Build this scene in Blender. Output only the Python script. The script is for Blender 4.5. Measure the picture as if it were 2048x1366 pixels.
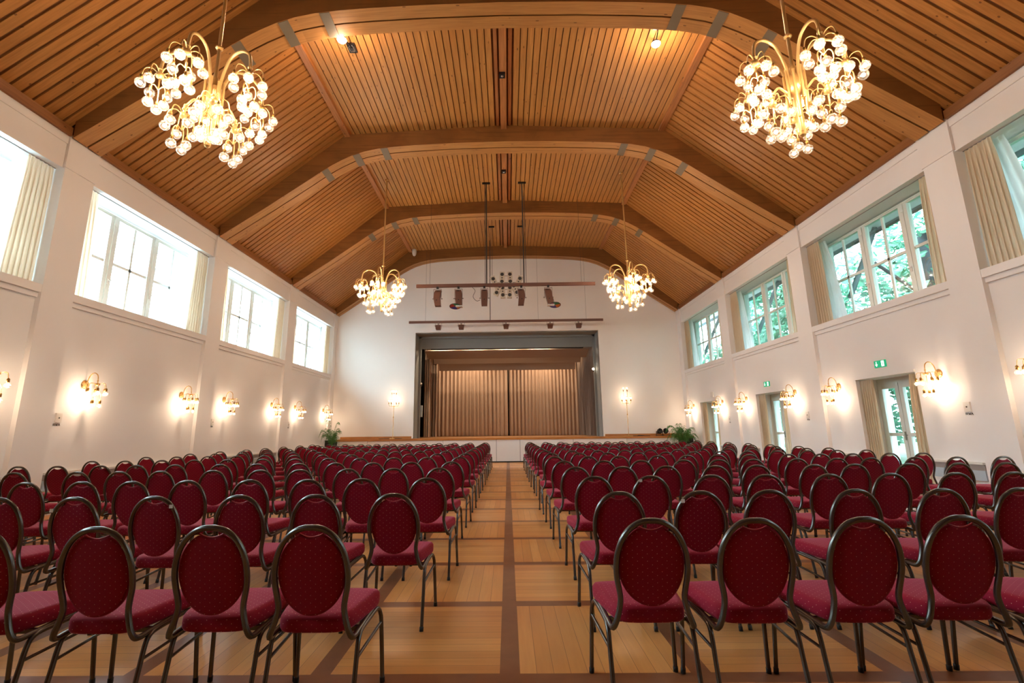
import bpy, math, random
from math import sin, cos, pi, sqrt, radians
from mathutils import Vector, Matrix

random.seed(7)
SC = bpy.context.scene
COL = SC.collection
for o in list(bpy.data.objects):
    bpy.data.objects.remove(o)

# ------------------------------------------------------------------ camera
cam_d = bpy.data.cameras.new('camera')
cam = bpy.data.objects.new('camera', cam_d)
COL.objects.link(cam)
SC.camera = cam
FPX, PIT, YAW, ROL, PX, PY, CAMH = 971.53, .20867, -.01236, -.01177, -22.69, -28.15, 1.37
_f = Vector((sin(YAW) * cos(PIT), cos(YAW) * cos(PIT), sin(PIT)))
_r = Vector((cos(YAW), -sin(YAW), 0))
_u = _r.cross(_f)
_r2 = cos(ROL) * _r + sin(ROL) * _u
_u2 = -sin(ROL) * _r + cos(ROL) * _u
cam.matrix_world = Matrix(((_r2.x, _u2.x, -_f.x, 0), (_r2.y, _u2.y, -_f.y, 0), (_r2.z, _u2.z, -_f.z, CAMH), (0, 0, 0, 1)))
cam_d.sensor_width = 36
cam_d.lens = FPX * 36 / 2048
cam_d.shift_x = -PX / 2048
cam_d.shift_y = PY / 2048
cam_d.clip_start = .05
cam_d.clip_end = 400

# ------------------------------------------------------------------ world / exposure
W = bpy.data.worlds.new('sky')
SC.world = W
W.use_nodes = True
_n = W.node_tree.nodes
_bg = _n['Background']
_nt = W.node_tree
_tc = _n.new('ShaderNodeTexCoord')
_sx = _n.new('ShaderNodeSeparateXYZ')
_nt.links.new(_tc.outputs['Generated'], _sx.inputs[0])
_mr = _n.new('ShaderNodeMapRange')          # overcast sky, brighter over the open left side
_mr.inputs['From Min'].default_value = -.7
_mr.inputs['From Max'].default_value = .7
_mr.inputs['To Min'].default_value = 11.
_mr.inputs['To Max'].default_value = 5.5
_nt.links.new(_sx.outputs[0], _mr.inputs[0])
_nt.links.new(_mr.outputs[0], _bg.inputs[1])
_bg.inputs[0].default_value = (.72, .88, 1.0, 1)
W.cycles.sampling_method = 'MANUAL'
W.cycles.sample_map_resolution = 256
SC.view_settings.view_transform = 'Standard'
SC.view_settings.look = 'None'
SC.view_settings.gamma = 1
SC.view_settings.use_curve_mapping = False
SC.view_settings.exposure = 1.86
SC.cycles.use_denoising = True
SC.cycles.max_bounces = 7
SC.cycles.diffuse_bounces = 4
SC.cycles.glossy_bounces = 3
SC.cycles.transmission_bounces = 4
SC.cycles.transparent_max_bounces = 12
SC.cycles.caustics_reflective = False
SC.cycles.caustics_refractive = False
SC.cycles.sample_clamp_indirect = 6
SC.cycles.use_light_tree = True
LAMP = (1.0, .72, .50)            # tungsten
P_CHANDELIER, P_SCONCE, P_STANDING, P_SPOT, P_STAGE = 14.0, 5.0, 2.4, 24.0, 34.0

# ------------------------------------------------------------------ materials
MAT = {}


def nodes(name):
    m = bpy.data.materials.new(name)
    m.use_nodes = True
    nt = m.node_tree
    return m, nt, nt.nodes['Principled BSDF']


def plain(name, col, rough=.5, metal=0., spec=.5, emit=None, strength=0., sheen=0.):
    m, nt, b = nodes(name)
    b.inputs['Base Color'].default_value = (*col, 1)
    b.inputs['Roughness'].default_value = rough
    b.inputs['Metallic'].default_value = metal
    b.inputs['Specular IOR Level'].default_value = spec
    if sheen:
        b.inputs['Sheen Weight'].default_value = sheen
    if emit:
        b.inputs['Emission Color'].default_value = (*emit, 1)
        b.inputs['Emission Strength'].default_value = strength
    MAT[name] = m
    return m


def N(nt, kind, **kw):
    n = nt.nodes.new(kind)
    for k, v in kw.items():
        if k.startswith('i_'):
            n.inputs[k[2:].replace('_', ' ')].default_value = v
        else:
            setattr(n, k, v)
    return n


def math_(nt, op, a, b=None):
    n = nt.nodes.new('ShaderNodeMath')
    n.operation = op
    for i, v in enumerate((a, b)):
        if v is None:
            continue
        if isinstance(v, (int, float)):
            n.inputs[i].default_value = v
        else:
            nt.links.new(v, n.inputs[i])
    return n.outputs[0]


def mixc(nt, fac, a, b, mode='MIX'):
    n = nt.nodes.new('ShaderNodeMix')
    n.data_type = 'RGBA'
    n.blend_type = mode
    for sock, v in ((n.inputs['Factor'], fac), (n.inputs[6], a), (n.inputs[7], b)):
        if isinstance(v, (int, float)):
            sock.default_value = v
        elif isinstance(v, tuple):
            sock.default_value = (*v, 1) if len(v) == 3 else v
        else:
            nt.links.new(v, sock)
    return n.outputs[2]


def noise_mottle(name, col, amt=.06, scale=3., rough=.6, bump=0., bscale=60, spec=.4):
    """plain paint with a faint unevenness"""
    m, nt, b = nodes(name)
    tc = N(nt, 'ShaderNodeNewGeometry')
    nz = N(nt, 'ShaderNodeTexNoise', i_Scale=scale, i_Detail=4.)
    nt.links.new(tc.outputs['Position'], nz.inputs['Vector'])
    lo = tuple(c * (1 - amt) for c in col)
    nt.links.new(mixc(nt, nz.outputs[0], lo, col), b.inputs['Base Color'])
    b.inputs['Roughness'].default_value = rough
    b.inputs['Specular IOR Level'].default_value = spec
    if bump:
        n2 = N(nt, 'ShaderNodeTexNoise', i_Scale=float(bscale), i_Detail=2.)
        nt.links.new(tc.outputs['Position'], n2.inputs['Vector'])
        bp = N(nt, 'ShaderNodeBump', i_Strength=bump, i_Distance=.01)
        nt.links.new(n2.outputs[0], bp.inputs['Height'])
        nt.links.new(bp.outputs[0], b.inputs['Normal'])
    MAT[name] = m
    return m


def wood(name, base, dark, along='x', pitch=.2, cell='y', off=0., rough=.42, knots=True, strips=0., vary=.28):
    """boards: `along` the grain axis, `cell` the axis across which boards are counted (world space)"""
    m, nt, b = nodes(name)
    g = N(nt, 'ShaderNodeNewGeometry')
    sp = N(nt, 'ShaderNodeSeparateXYZ')
    nt.links.new(g.outputs['Position'], sp.inputs[0])
    ax = {'x': sp.outputs[0], 'y': sp.outputs[1], 'z': sp.outputs[2]}
    c = math_(nt, 'FLOOR', math_(nt, 'DIVIDE', math_(nt, 'ADD', ax[cell], -off), pitch))
    wn = N(nt, 'ShaderNodeTexWhiteNoise', noise_dimensions='1D')
    nt.links.new(c, wn.inputs['W'])
    # grain
    sc = [22., 22., 22.]
    sc['xyz'.index(along)] = 1.1
    if along == 'x':
        sc[2] = 1.6
    mp = N(nt, 'ShaderNodeMapping')
    mp.inputs['Scale'].default_value = sc
    add = N(nt, 'ShaderNodeVectorMath', operation='MULTIPLY_ADD')
    add.inputs[1].default_value = (9.7, 6.1, 3.3)
    nt.links.new(wn.outputs[1], add.inputs[0])
    nt.links.new(g.outputs['Position'], add.inputs[2])
    nt.links.new(add.outputs[0], mp.inputs[0])
    nz = N(nt, 'ShaderNodeTexNoise', i_Scale=1.3, i_Detail=5., i_Distortion=.6)
    nt.links.new(mp.outputs[0], nz.inputs['Vector'])
    mid = tuple((a + d) / 2 for a, d in zip(base, dark))
    rmp = N(nt, 'ShaderNodeValToRGB')
    rmp.color_ramp.elements[0].position = .32
    rmp.color_ramp.elements[0].color = (*mid, 1)
    rmp.color_ramp.elements[1].position = .62
    rmp.color_ramp.elements[1].color = (*base, 1)
    nt.links.new(nz.outputs[0], rmp.inputs[0])
    col = mixc(nt, math_(nt, 'MULTIPLY', wn.outputs[0], vary * 2), rmp.outputs[0], mid)
    if strips:
        wv = N(nt, 'ShaderNodeTexNoise', i_Scale=1., i_Detail=2.)
        mp2 = N(nt, 'ShaderNodeMapping')
        s2 = [strips] * 3
        s2['xyz'.index(along)] = .6
        mp2.inputs['Scale'].default_value = s2
        nt.links.new(g.outputs['Position'], mp2.inputs[0])
        nt.links.new(mp2.outputs[0], wv.inputs['Vector'])
        st = math_(nt, 'GREATER_THAN', wv.outputs[0], .60)
        col = mixc(nt, math_(nt, 'MULTIPLY', st, .38), col, dark)
    if knots:
        vo = N(nt, 'ShaderNodeTexVoronoi', i_Scale=1.)
        mp3 = N(nt, 'ShaderNodeMapping')
        s3 = [7.] * 3
        s3['xyz'.index(along)] = 2.6
        mp3.inputs['Scale'].default_value = s3
        nt.links.new(add.outputs[0], mp3.inputs[0])
        nt.links.new(mp3.outputs[0], vo.inputs['Vector'])
        kn = math_(nt, 'LESS_THAN', vo.outputs['Distance'], .10)
        col = mixc(nt, math_(nt, 'MULTIPLY', kn, .75), col, tuple(d * .45 for d in dark))
    nt.links.new(col, b.inputs['Base Color'])
    b.inputs['Roughness'].default_value = rough
    b.inputs['Specular IOR Level'].default_value = .35
    MAT[name] = m
    return m


WALL = noise_mottle('wall_paint', (.81, .785, .765), .03, 1.2, .62, .02)
noise_mottle('front_wall_paint', (.87, .83, .79), .03, 1.0, .62, .02)
noise_mottle('frame_paint', (.74, .76, .70), .03, 3, .35)
noise_mottle('stage_front_paint', (.76, .72, .70), .05, 1.5, .5)
wood('slope_boards', (.50, .212, .052), (.22, .078, .016), 'x', .195, 'y', .0)
wood('slope_backing', (.17, .06, .016), (.09, .03, .008), 'x', .195, 'y', .0, .6, False)
wood('top_boards', (.56, .255, .066), (.26, .10, .022), 'y', .157, 'x', .0)
wood('timber', (.50, .20, .064), (.18, .06, .015), 'y', 3., 'x', 1.3)
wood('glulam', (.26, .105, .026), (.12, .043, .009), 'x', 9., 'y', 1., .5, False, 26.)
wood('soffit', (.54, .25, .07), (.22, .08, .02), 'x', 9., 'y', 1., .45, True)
wood('plate_wood', (.30, .12, .035), (.16, .055, .014), 'y', 30., 'x', 5., .5, True)
wood('stage_wood', (.50, .21, .06), (.28, .10, .025), 'x', 3., 'x', .4, .3, False)
wood('stage_floor_wood', (.44, .22, .09), (.30, .13, .045), 'x', .12, 'y', .0, .4, False)
plain('steel_plate', (.17, .125, .075), .55, .0)
plain('chair_metal', (.108, .098, .090), .27, .8)
plain('rubber', (.008, .008, .008), .6)
plain('brass', (.83, .52, .20), .26, .75)
plain('brass_tube', (.66, .43, .17), .30, .6)
plain('dark_brass', (.35, .19, .05), .35, .9)
plain('grey_panel', (.20, .205, .20), .7)
plain('border_cloth', (.27, .20, .155), .85)
plain('dark', (.012, .010, .009), .8)
plain('lamp_brown', (.115, .045, .026), .5)
plain('bar_brown', (.135, .055, .036), .5)
plain('black_metal', (.012, .012, .014), .4, .3)
plain('cable', (.04, .035, .033), .6)
plain('speaker_white', (.62, .56, .46), .5)
plain('speaker_cone', (.03, .03, .033), .35)
plain('speaker_rim', (.16, .15, .14), .3, .5)
plain('white_plastic', (.72, .69, .64), .4)
plain('blue_grey', (.42, .50, .56), .5)
plain('warm_grey', (.30, .26, .24), .5)  # even warm grey of heater bodies, curtain tracks, yokes and speaker frame
plain('sign_green', (.0, .24, .10), .45, emit=(.0, .35, .16), strength=.25)
plain('sign_white', (.85, .9, .87), .45, emit=(.85, .95, .9), strength=.45)
plain('print_black', (.05, .04, .03), .6)
plain('gel_red', (.38, .015, .012), .3)
plain('gel_green', (.0, .25, .10), .3)
plain('gel_blue', (.03, .03, .30), .3)
plain('gel_amber', (.75, .22, .02), .3)
plain('chrome', (.5, .5, .5), .25, 1.)
plain('pot', (.16, .10, .06), .6)
plain('bark', (.045, .052, .058), .9)
plain('lawn', (.02, .07, .02), .9)
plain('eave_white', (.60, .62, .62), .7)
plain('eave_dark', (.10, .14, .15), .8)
plain('paving', (.5, .5, .5), .8)
plain('house_wall', (.75, .78, .80), .8)
plain('filament', (1, .9, .75), .5, emit=(1., .80, .55), strength=6.5)
plain('filament_small', (1, .9, .75), .5, emit=(1., .80, .55), strength=8.)
plain('spot_face', (1, 1, 1), .5, emit=(1., .86, .68), strength=60.)
plain('tube_light', (1, 1, 1), .5, emit=(1., .80, .58), strength=5.)


def mat_glass():
    m = bpy.data.materials.new('window_glass')
    m.use_nodes = True
    nt = m.node_tree
    nt.nodes.clear()
    out = N(nt, 'ShaderNodeOutputMaterial')
    tr = N(nt, 'ShaderNodeBsdfTransparent')
    tr.inputs[0].default_value = (.90, .97, .965, 1)
    gl = N(nt, 'ShaderNodeBsdfGlossy', i_Roughness=.02)
    gl.inputs[0].default_value = (.9, .95, 1, 1)
    fr = N(nt, 'ShaderNodeLayerWeight', i_Blend=.12)
    mx = N(nt, 'ShaderNodeMixShader')
    nt.links.new(fr.outputs[1], mx.inputs[0])
    nt.links.new(tr.outputs[0], mx.inputs[1])
    nt.links.new(gl.outputs[0], mx.inputs[2])
    nt.links.new(mx.outputs[0], out.inputs[0])
    MAT['window_glass'] = m
    # seeded globe glass
    m = bpy.data.materials.new('globe_glass')
    m.use_nodes = True
    nt = m.node_tree
    nt.nodes.clear()
    out = N(nt, 'ShaderNodeOutputMaterial')
    tr = N(nt, 'ShaderNodeBsdfTransparent')
    tr.inputs[0].default_value = (1, .98, .95, 1)
    tl = N(nt, 'ShaderNodeBsdfTranslucent')
    tl.inputs[0].default_value = (1, .96, .9, 1)
    gl = N(nt, 'ShaderNodeBsdfGlossy', i_Roughness=.12)
    tc = N(nt, 'ShaderNodeTexCoord')
    vo = N(nt, 'ShaderNodeTexVoronoi', i_Scale=34., feature='DISTANCE_TO_EDGE')
    nt.links.new(tc.outputs['Object'], vo.inputs['Vector'])
    lines = math_(nt, 'LESS_THAN', vo.outputs['Distance'], .12)
    fac = math_(nt, 'ADD', math_(nt, 'MULTIPLY', lines, .12), .03)
    mx = N(nt, 'ShaderNodeMixShader')
    nt.links.new(fac, mx.inputs[0])
    nt.links.new(tr.outputs[0], mx.inputs[1])
    nt.links.new(tl.outputs[0], mx.inputs[2])
    fr = N(nt, 'ShaderNodeLayerWeight', i_Blend=.35)
    m2 = N(nt, 'ShaderNodeMixShader')
    nt.links.new(math_(nt, 'MULTIPLY', fr.outputs[1], .6), m2.inputs[0])
    nt.links.new(mx.outputs[0], m2.inputs[1])
    nt.links.new(gl.outputs[0], m2.inputs[2])
    nt.links.new(m2.outputs[0], out.inputs[0])
    MAT['globe_glass'] = m


mat_glass()


def mat_cloth(name, col, stripe=0., transl=.0, rough=.85):
    m, nt, b = nodes(name)
    b.inputs['Roughness'].default_value = rough
    b.inputs['Specular IOR Level'].default_value = .15
    g = N(nt, 'ShaderNodeNewGeometry')
    nz = N(nt, 'ShaderNodeTexNoise', i_Scale=1.5, i_Detail=3.)
    nt.links.new(g.outputs['Position'], nz.inputs['Vector'])
    nt.links.new(mixc(nt, nz.outputs[0], tuple(c * .9 for c in col), col), b.inputs['Base Color'])
    if transl:
        out = nt.nodes['Material Output']
        tl = N(nt, 'ShaderNodeBsdfTranslucent')
        tl.inputs[0].default_value = (*col, 1)
        mx = N(nt, 'ShaderNodeMixShader')
        mx.inputs[0].default_value = transl
        nt.links.new(b.outputs[0], mx.inputs[1])
        nt.links.new(tl.outputs[0], mx.inputs[2])
        nt.links.new(mx.outputs[0], out.inputs[0])
    MAT[name] = m


mat_cloth('curtain_cloth', (.82, .66, .49), transl=.35)
mat_cloth('sheer_cloth', (.85, .88, .90), transl=.5)
mat_cloth('stage_cloth', (.38, .265, .195))
mat_cloth('stage_cloth_grey', (.30, .235, .20))


def mat_fabric():
    m, nt, b = nodes('red_fabric')
    uv = N(nt, 'ShaderNodeUVMap')
    sp = N(nt, 'ShaderNodeSeparateXYZ')
    nt.links.new(uv.outputs[0], sp.inputs[0])
    P = .049

    def dots(ou, ov):
        du = math_(nt, 'ABSOLUTE', math_(nt, 'SUBTRACT', math_(nt, 'FRACT', math_(nt, 'ADD', math_(nt, 'DIVIDE', sp.outputs[0], P), ou + 50)), .5))
        dv = math_(nt, 'ABSOLUTE', math_(nt, 'SUBTRACT', math_(nt, 'FRACT', math_(nt, 'ADD', math_(nt, 'DIVIDE', sp.outputs[1], P * .72), ov + 50)), .5))
        r = math_(nt, 'SQRT', math_(nt, 'ADD', math_(nt, 'POWER', du, 2.), math_(nt, 'POWER', math_(nt, 'MULTIPLY', dv, .72), 2.)))
        return math_(nt, 'LESS_THAN', r, .034)
    d = math_(nt, 'MAXIMUM', dots(0, 0), dots(.5, .5))
    nz = N(nt, 'ShaderNodeTexNoise', i_Scale=700., i_Detail=1.)
    nt.links.new(uv.outputs[0], nz.inputs['Vector'])
    base = mixc(nt, nz.outputs[0], (.17, .0015, .012), (.28, .003, .022))
    nt.links.new(mixc(nt, math_(nt, 'MULTIPLY', d, .8), base, (.78, .42, .30)), b.inputs['Base Color'])
    b.inputs['Roughness'].default_value = .8
    b.inputs['Specular IOR Level'].default_value = .2
    b.inputs['Sheen Weight'].default_value = .28
    b.inputs['Sheen Roughness'].default_value = .4
    b.inputs['Sheen Tint'].default_value = (.95, .25, .38, 1)
    MAT['red_fabric'] = m
    plain('red_piping', (.36, .01, .03), .6)


mat_fabric()


def mat_parquet():
    m, nt, b = nodes('parquet')
    g = N(nt, 'ShaderNodeNewGeometry')
    sp = N(nt, 'ShaderNodeSeparateXYZ')
    nt.links.new(g.outputs['Position'], sp.inputs[0])
    PXX, PYY, WS = 1.095, 1.209, .115
    X = math_(nt, 'ADD', sp.outputs[0], .01 + WS / 2 + PXX * 40)
    Y = math_(nt, 'ADD', sp.outputs[1], -3.147 + WS + PYY * 40)
    ux = math_(nt, 'DIVIDE', X, PXX)
    uy = math_(nt, 'DIVIDE', Y, PYY)
    fx = math_(nt, 'MULTIPLY', math_(nt, 'FRACT', ux), PXX)
    fy = math_(nt, 'MULTIPLY', math_(nt, 'FRACT', uy), PYY)
    sx = math_(nt, 'LESS_THAN', fx, WS)
    sy = math_(nt, 'LESS_THAN', fy, WS)
    strip = math_(nt, 'MAXIMUM', sx, sy)
    cx = math_(nt, 'FLOOR', ux)
    cy = math_(nt, 'FLOOR', uy)
    par = math_(nt, 'MODULO', math_(nt, 'ADD', math_(nt, 'ADD', cx, cy), 1.), 2.)
    PL = .098
    # plank index
    ia = math_(nt, 'FLOOR', math_(nt, 'DIVIDE', math_(nt, 'SUBTRACT', fx, WS), PL))
    ib = math_(nt, 'FLOOR', math_(nt, 'DIVIDE', math_(nt, 'SUBTRACT', fy, WS), PL))
    ga = math_(nt, 'LESS_THAN', math_(nt, 'MODULO', math_(nt, 'ADD', math_(nt, 'SUBTRACT', fx, WS), .0), PL), .0028)
    gb = math_(nt, 'LESS_THAN', math_(nt, 'MODULO', math_(nt, 'ADD', math_(nt, 'SUBTRACT', fy, WS), .0), PL), .0028)

    def sel(a, c):
        return math_(nt, 'ADD', math_(nt, 'MULTIPLY', a, par), math_(nt, 'MULTIPLY', c, math_(nt, 'SUBTRACT', 1., par)))
    idx = sel(ia, ib)
    gap = sel(ga, gb)
    cv = N(nt, 'ShaderNodeCombineXYZ')
    nt.links.new(cx, cv.inputs[0])
    nt.links.new(cy, cv.inputs[1])
    nt.links.new(idx, cv.inputs[2])
    wn = N(nt, 'ShaderNodeTexWhiteNoise', noise_dimensions='3D')
    nt.links.new(cv.outputs[0], wn.inputs['Vector'])
    # grain along plank: par=1 -> planks run along y (indexed across x)
    gx = sel(math_(nt, 'MULTIPLY', sp.outputs[0], 38.), math_(nt, 'MULTIPLY', sp.outputs[0], 2.2))
    gy = sel(math_(nt, 'MULTIPLY', sp.outputs[1], 2.2), math_(nt, 'MULTIPLY', sp.outputs[1], 38.))
    gv = N(nt, 'ShaderNodeCombineXYZ')
    nt.links.new(gx, gv.inputs[0])
    nt.links.new(gy, gv.inputs[1])
    nt.links.new(math_(nt, 'MULTIPLY', wn.outputs[0], 30.), gv.inputs[2])
    nz = N(nt, 'ShaderNodeTexNoise', i_Scale=1., i_Detail=4., i_Distortion=.3)
    nt.links.new(gv.outputs[0], nz.inputs['Vector'])
    tone = mixc(nt, wn.outputs[0], (.56, .235, .060), (.70, .33, .098))
    tone = mixc(nt, math_(nt, 'MULTIPLY', nz.outputs[0], .5), tone, (.36, .125, .034))
    tone = mixc(nt, math_(nt, 'MULTIPLY', gap, .75), tone, (.09, .035, .012))
    n3 = N(nt, 'ShaderNodeTexNoise', i_Scale=9., i_Detail=5.)
    nt.links.new(g.outputs['Position'], n3.inputs['Vector'])
    sc = mixc(nt, n3.outputs[0], (.16, .052, .018), (.25, .092, .036))
    col = mixc(nt, strip, tone, sc)
    # thin dark outline of the strips
    nt.links.new(col, b.inputs['Base Color'])
    b.inputs['Roughness'].default_value = .30
    nr = N(nt, 'ShaderNodeTexNoise', i_Scale=1.4, i_Detail=4.)
    nt.links.new(g.outputs['Position'], nr.inputs['Vector'])
    nt.links.new(math_(nt, 'ADD', math_(nt, 'MULTIPLY', nr.outputs[0], .2), .29), b.inputs['Roughness'])
    b.inputs['Specular IOR Level'].default_value = .32
    MAT['parquet'] = m


mat_parquet()


def mat_leaf(name, a, c, transl=.45):
    m, nt, b = nodes(name)
    oi = N(nt, 'ShaderNodeNewGeometry')
    nz = N(nt, 'ShaderNodeTexNoise', i_Scale=2.2, i_Detail=4.)
    nt.links.new(oi.outputs['Position'], nz.inputs['Vector'])
    col = mixc(nt, nz.outputs[0], a, c)
    nt.links.new(col, b.inputs['Base Color'])
    b.inputs['Roughness'].default_value = .5
    out = nt.nodes['Material Output']
    tl = N(nt, 'ShaderNodeBsdfTranslucent')
    nt.links.new(col, tl.inputs[0])
    mx = N(nt, 'ShaderNodeMixShader')
    mx.inputs[0].default_value = transl
    nt.links.new(b.outputs[0], mx.inputs[1])
    nt.links.new(tl.outputs[0], mx.inputs[2])
    nt.links.new(mx.outputs[0], out.inputs[0])
    MAT[name] = m


mat_leaf('tree_leaf', (.014, .12, .085), (.10, .31, .16))
mat_leaf('palm_leaf', (.02, .10, .015), (.07, .24, .03), .2)

# ------------------------------------------------------------------ mesh helpers


class MB:
    def __init__(s):
        s.v, s.f, s.m, s.uv, s.sm = [], [], [], [], []

    def add(s, vs, fs, mi=0, smooth=False):
        o = len(s.v)
        s.v += [tuple(v) for v in vs]
        for f in fs:
            s.f.append(tuple(i + o for i in f))
            s.m.append(mi)
            s.sm.append(smooth)
        return s

    def box(s, x0, x1, y0, y1, z0, z1, mi=0):
        if x0 > x1: x0, x1 = x1, x0
        if y0 > y1: y0, y1 = y1, y0
        if z0 > z1: z0, z1 = z1, z0
        vs = [(x, y, z) for z in (z0, z1) for y in (y0, y1) for x in (x0, x1)]
        return s.add(vs, [(0, 2, 3, 1), (4, 5, 7, 6), (0, 1, 5, 4), (1, 3, 7, 5), (3, 2, 6, 7), (2, 0, 4, 6)], mi)

    def obox(s, c, ax, ay, az, mi=0):
        """oriented box from centre and half-axis vectors"""
        c, ax, ay, az = map(Vector, (c, ax, ay, az))
        vs = [c + ax * i + ay * j + az * k for k in (-1, 1) for j in (-1, 1) for i in (-1, 1)]
        return s.add(vs, [(0, 2, 3, 1), (4, 5, 7, 6), (0, 1, 5, 4), (1, 3, 7, 5), (3, 2, 6, 7), (2, 0, 4, 6)], mi)

    def tube(s, pts, r, n=8, mi=0, closed=False, cap=True, flat=None):
        pts = [Vector(p) for p in pts]
        k = len(pts)
        rr = r if isinstance(r, (list, tuple)) else [r] * k
        up = None
        rings = []
        for i, p in enumerate(pts):
            a = pts[(i - 1) % k] if (closed or i > 0) else p
            c = pts[(i + 1) % k] if (closed or i < k - 1) else p
            t = (c - a).normalized() if (c - a).length > 1e-9 else Vector((0, 0, 1))
            if up is None:
                up = Vector((0, 0, 1)) if abs(t.z) < .9 else Vector((0, 1, 0))
            u = (up - t * up.dot(t))
            u = u.normalized() if u.length > 1e-6 else t.orthogonal().normalized()
            w = t.cross(u)
            up = u
            rings.append([p + (u * cos(2 * pi * j / n) + w * sin(2 * pi * j / n)) * rr[i] for j in range(n)])
        vs = [v for ring in rings for v in ring]
        fs = []
        for i in range(k if closed else k - 1):
            i2 = (i + 1) % k
            for j in range(n):
                fs.append((i * n + j, i * n + (j + 1) % n, i2 * n + (j + 1) % n, i2 * n + j))
        s.add(vs, fs, mi, True)
        if cap and not closed:
            s.add(rings[0], [tuple(range(n))[::-1]], mi)
            s.add(rings[-1], [tuple(range(n))], mi)
        return s

    def lathe(s, prof, c=(0, 0, 0), n=16, mi=0, axis=None, smooth=True):
        """prof: (r, h) pairs, turned about axis (default z) through c"""
        c = Vector(c)
        a = Vector(axis).normalized() if axis else Vector((0, 0, 1))
        u = a.orthogonal().normalized()
        w = a.cross(u)
        vs = [c + a * h + (u * cos(2 * pi * j / n) + w * sin(2 * pi * j / n)) * r for r, h in prof for j in range(n)]
        fs = [(i * n + j, i * n + (j + 1) % n, (i + 1) * n + (j + 1) % n, (i + 1) * n + j) for i in range(len(prof) - 1) for j in range(n)]
        return s.add(vs, fs, mi, smooth)

    def ball(s, c, r, n=12, mi=0, squash=1.):
        k = n // 2
        prof = [(max(1e-4, r * sin(pi * i / k)), -r * cos(pi * i / k) * squash) for i in range(k + 1)]
        return s.lathe(prof, c, n, mi)

    def poly(s, pts, mi=0):
        return s.add(pts, [tuple(range(len(pts)))], mi)

    def prism(s, prof, y0, y1, mi=0, mis=None):
        """profile in x,z extruded along y"""
        n = len(prof)
        vs = [(x, y0, z) for x, z in prof] + [(x, y1, z) for x, z in prof]
        s.add(vs, [tuple(range(n))[::-1], tuple(range(n, 2 * n))], mi)
        for i in range(n):
            j = (i + 1) % n
            s.add([vs[i], vs[j], vs[n + j], vs[n + i]], [(0, 1, 2, 3)], mi if mis is None else mis[i])
        return s

    def mesh(s, name, mats):
        me = bpy.data.meshes.new(name)
        me.from_pydata(s.v, [], s.f)
        for mm in (mats if isinstance(mats, (list, tuple)) else [mats]):
            me.materials.append(MAT[mm] if isinstance(mm, str) else mm)
        me.polygons.foreach_set('material_index', s.m)
        me.polygons.foreach_set('use_smooth', s.sm)
        me.validate()
        me.update()
        return me


def boxuv(me):
    uvl = me.uv_layers.new(name='UVMap')
    for p in me.polygons:
        nx, ny, nz = (abs(c) for c in p.normal)
        for li in p.loop_indices:
            v = me.vertices[me.loops[li].vertex_index].co
            if nz >= nx and nz >= ny:
                uvl.data[li].uv = (v.x, v.y)
            elif ny >= nx:
                uvl.data[li].uv = (v.x, v.z)
            else:
                uvl.data[li].uv = (v.y, v.z)


def obj(name, mb, mats, parent=None, loc=(0, 0, 0), uv=False):
    me = mb.mesh(name, mats) if isinstance(mb, MB) else mb
    if uv:
        boxuv(me)
    o = bpy.data.objects.new(name, me)
    COL.objects.link(o)
    o.location = loc
    if parent:
        o.parent = parent
    return o


def thing(name, label, cat, loc=(0, 0, 0), rz=0., group=None):
    o = bpy.data.objects.new(name, None)
    COL.objects.link(o)
    o.empty_display_size = .1
    o.location = loc
    o.rotation_euler = (0, 0, rz)
    o['label'] = label
    o['category'] = cat
    if group:
        o['group'] = group
    return o


def tag(o, label, cat, group=None, kind=None):
    o['label'] = label
    o['category'] = cat
    if group: o['group'] = group
    if kind: o['kind'] = kind
    return o


def struct(name, mb, mats, parent=None):
    o = obj(name, mb, mats, parent)
    if parent is None:
        o['kind'] = 'structure'
    return o


def copy_tree(src, parent=None):
    c = src.copy()
    COL.objects.link(c)
    if parent is not None:
        c.parent = parent
    for ch in src.children:
        copy_tree(ch, c)
    return c


def crv(pts, seg=6):
    """Catmull-Rom through points"""
    P = [Vector(p) for p in pts]
    P = [P[0] * 2 - P[1]] + P + [P[-1] * 2 - P[-2]]
    out = []
    for i in range(1, len(P) - 2):
        a, b, c, d = P[i - 1:i + 3]
        for k in range(seg):
            t = k / seg
            out.append(.5 * ((2 * b) + (-a + c) * t + (2 * a - 5 * b + 4 * c - d) * t * t + (-a + 3 * b - 3 * c + d) * t ** 3))
    out.append(P[-2])
    return out


ORD = ['zeroth', 'first', 'second', 'third', 'fourth', 'fifth', 'sixth', 'seventh', 'eighth', 'ninth', 'tenth', 'eleventh', 'twelfth', 'thirteenth', 'fourteenth']

# ------------------------------------------------------------------ hall geometry
XF = 8.04                       # pilaster faces
XP = 8.13                       # wall panel plane
XW = 8.65                       # window frame plane
XO = 8.85                       # outer skin
Y_BACK, Y_END = -6.0, 22.5
PIL = [-1.42, 3.28, 7.98, 12.65, 17.35]      # near edges of pilasters
PW = .63
BAYS = [(PIL[i] + PW, PIL[i + 1]) for i in range(4)] + [(PIL[4] + PW, 22.06)]
ZSB, ZST, ZFB, ZFT, ZBK = 3.80, 3.94, 6.16, 6.79, 6.83

f = MB().box(-XP - .6, XP + .6, Y_BACK - .2, 21.95, -.2, 0)
struct('floor', f, 'parquet')

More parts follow.
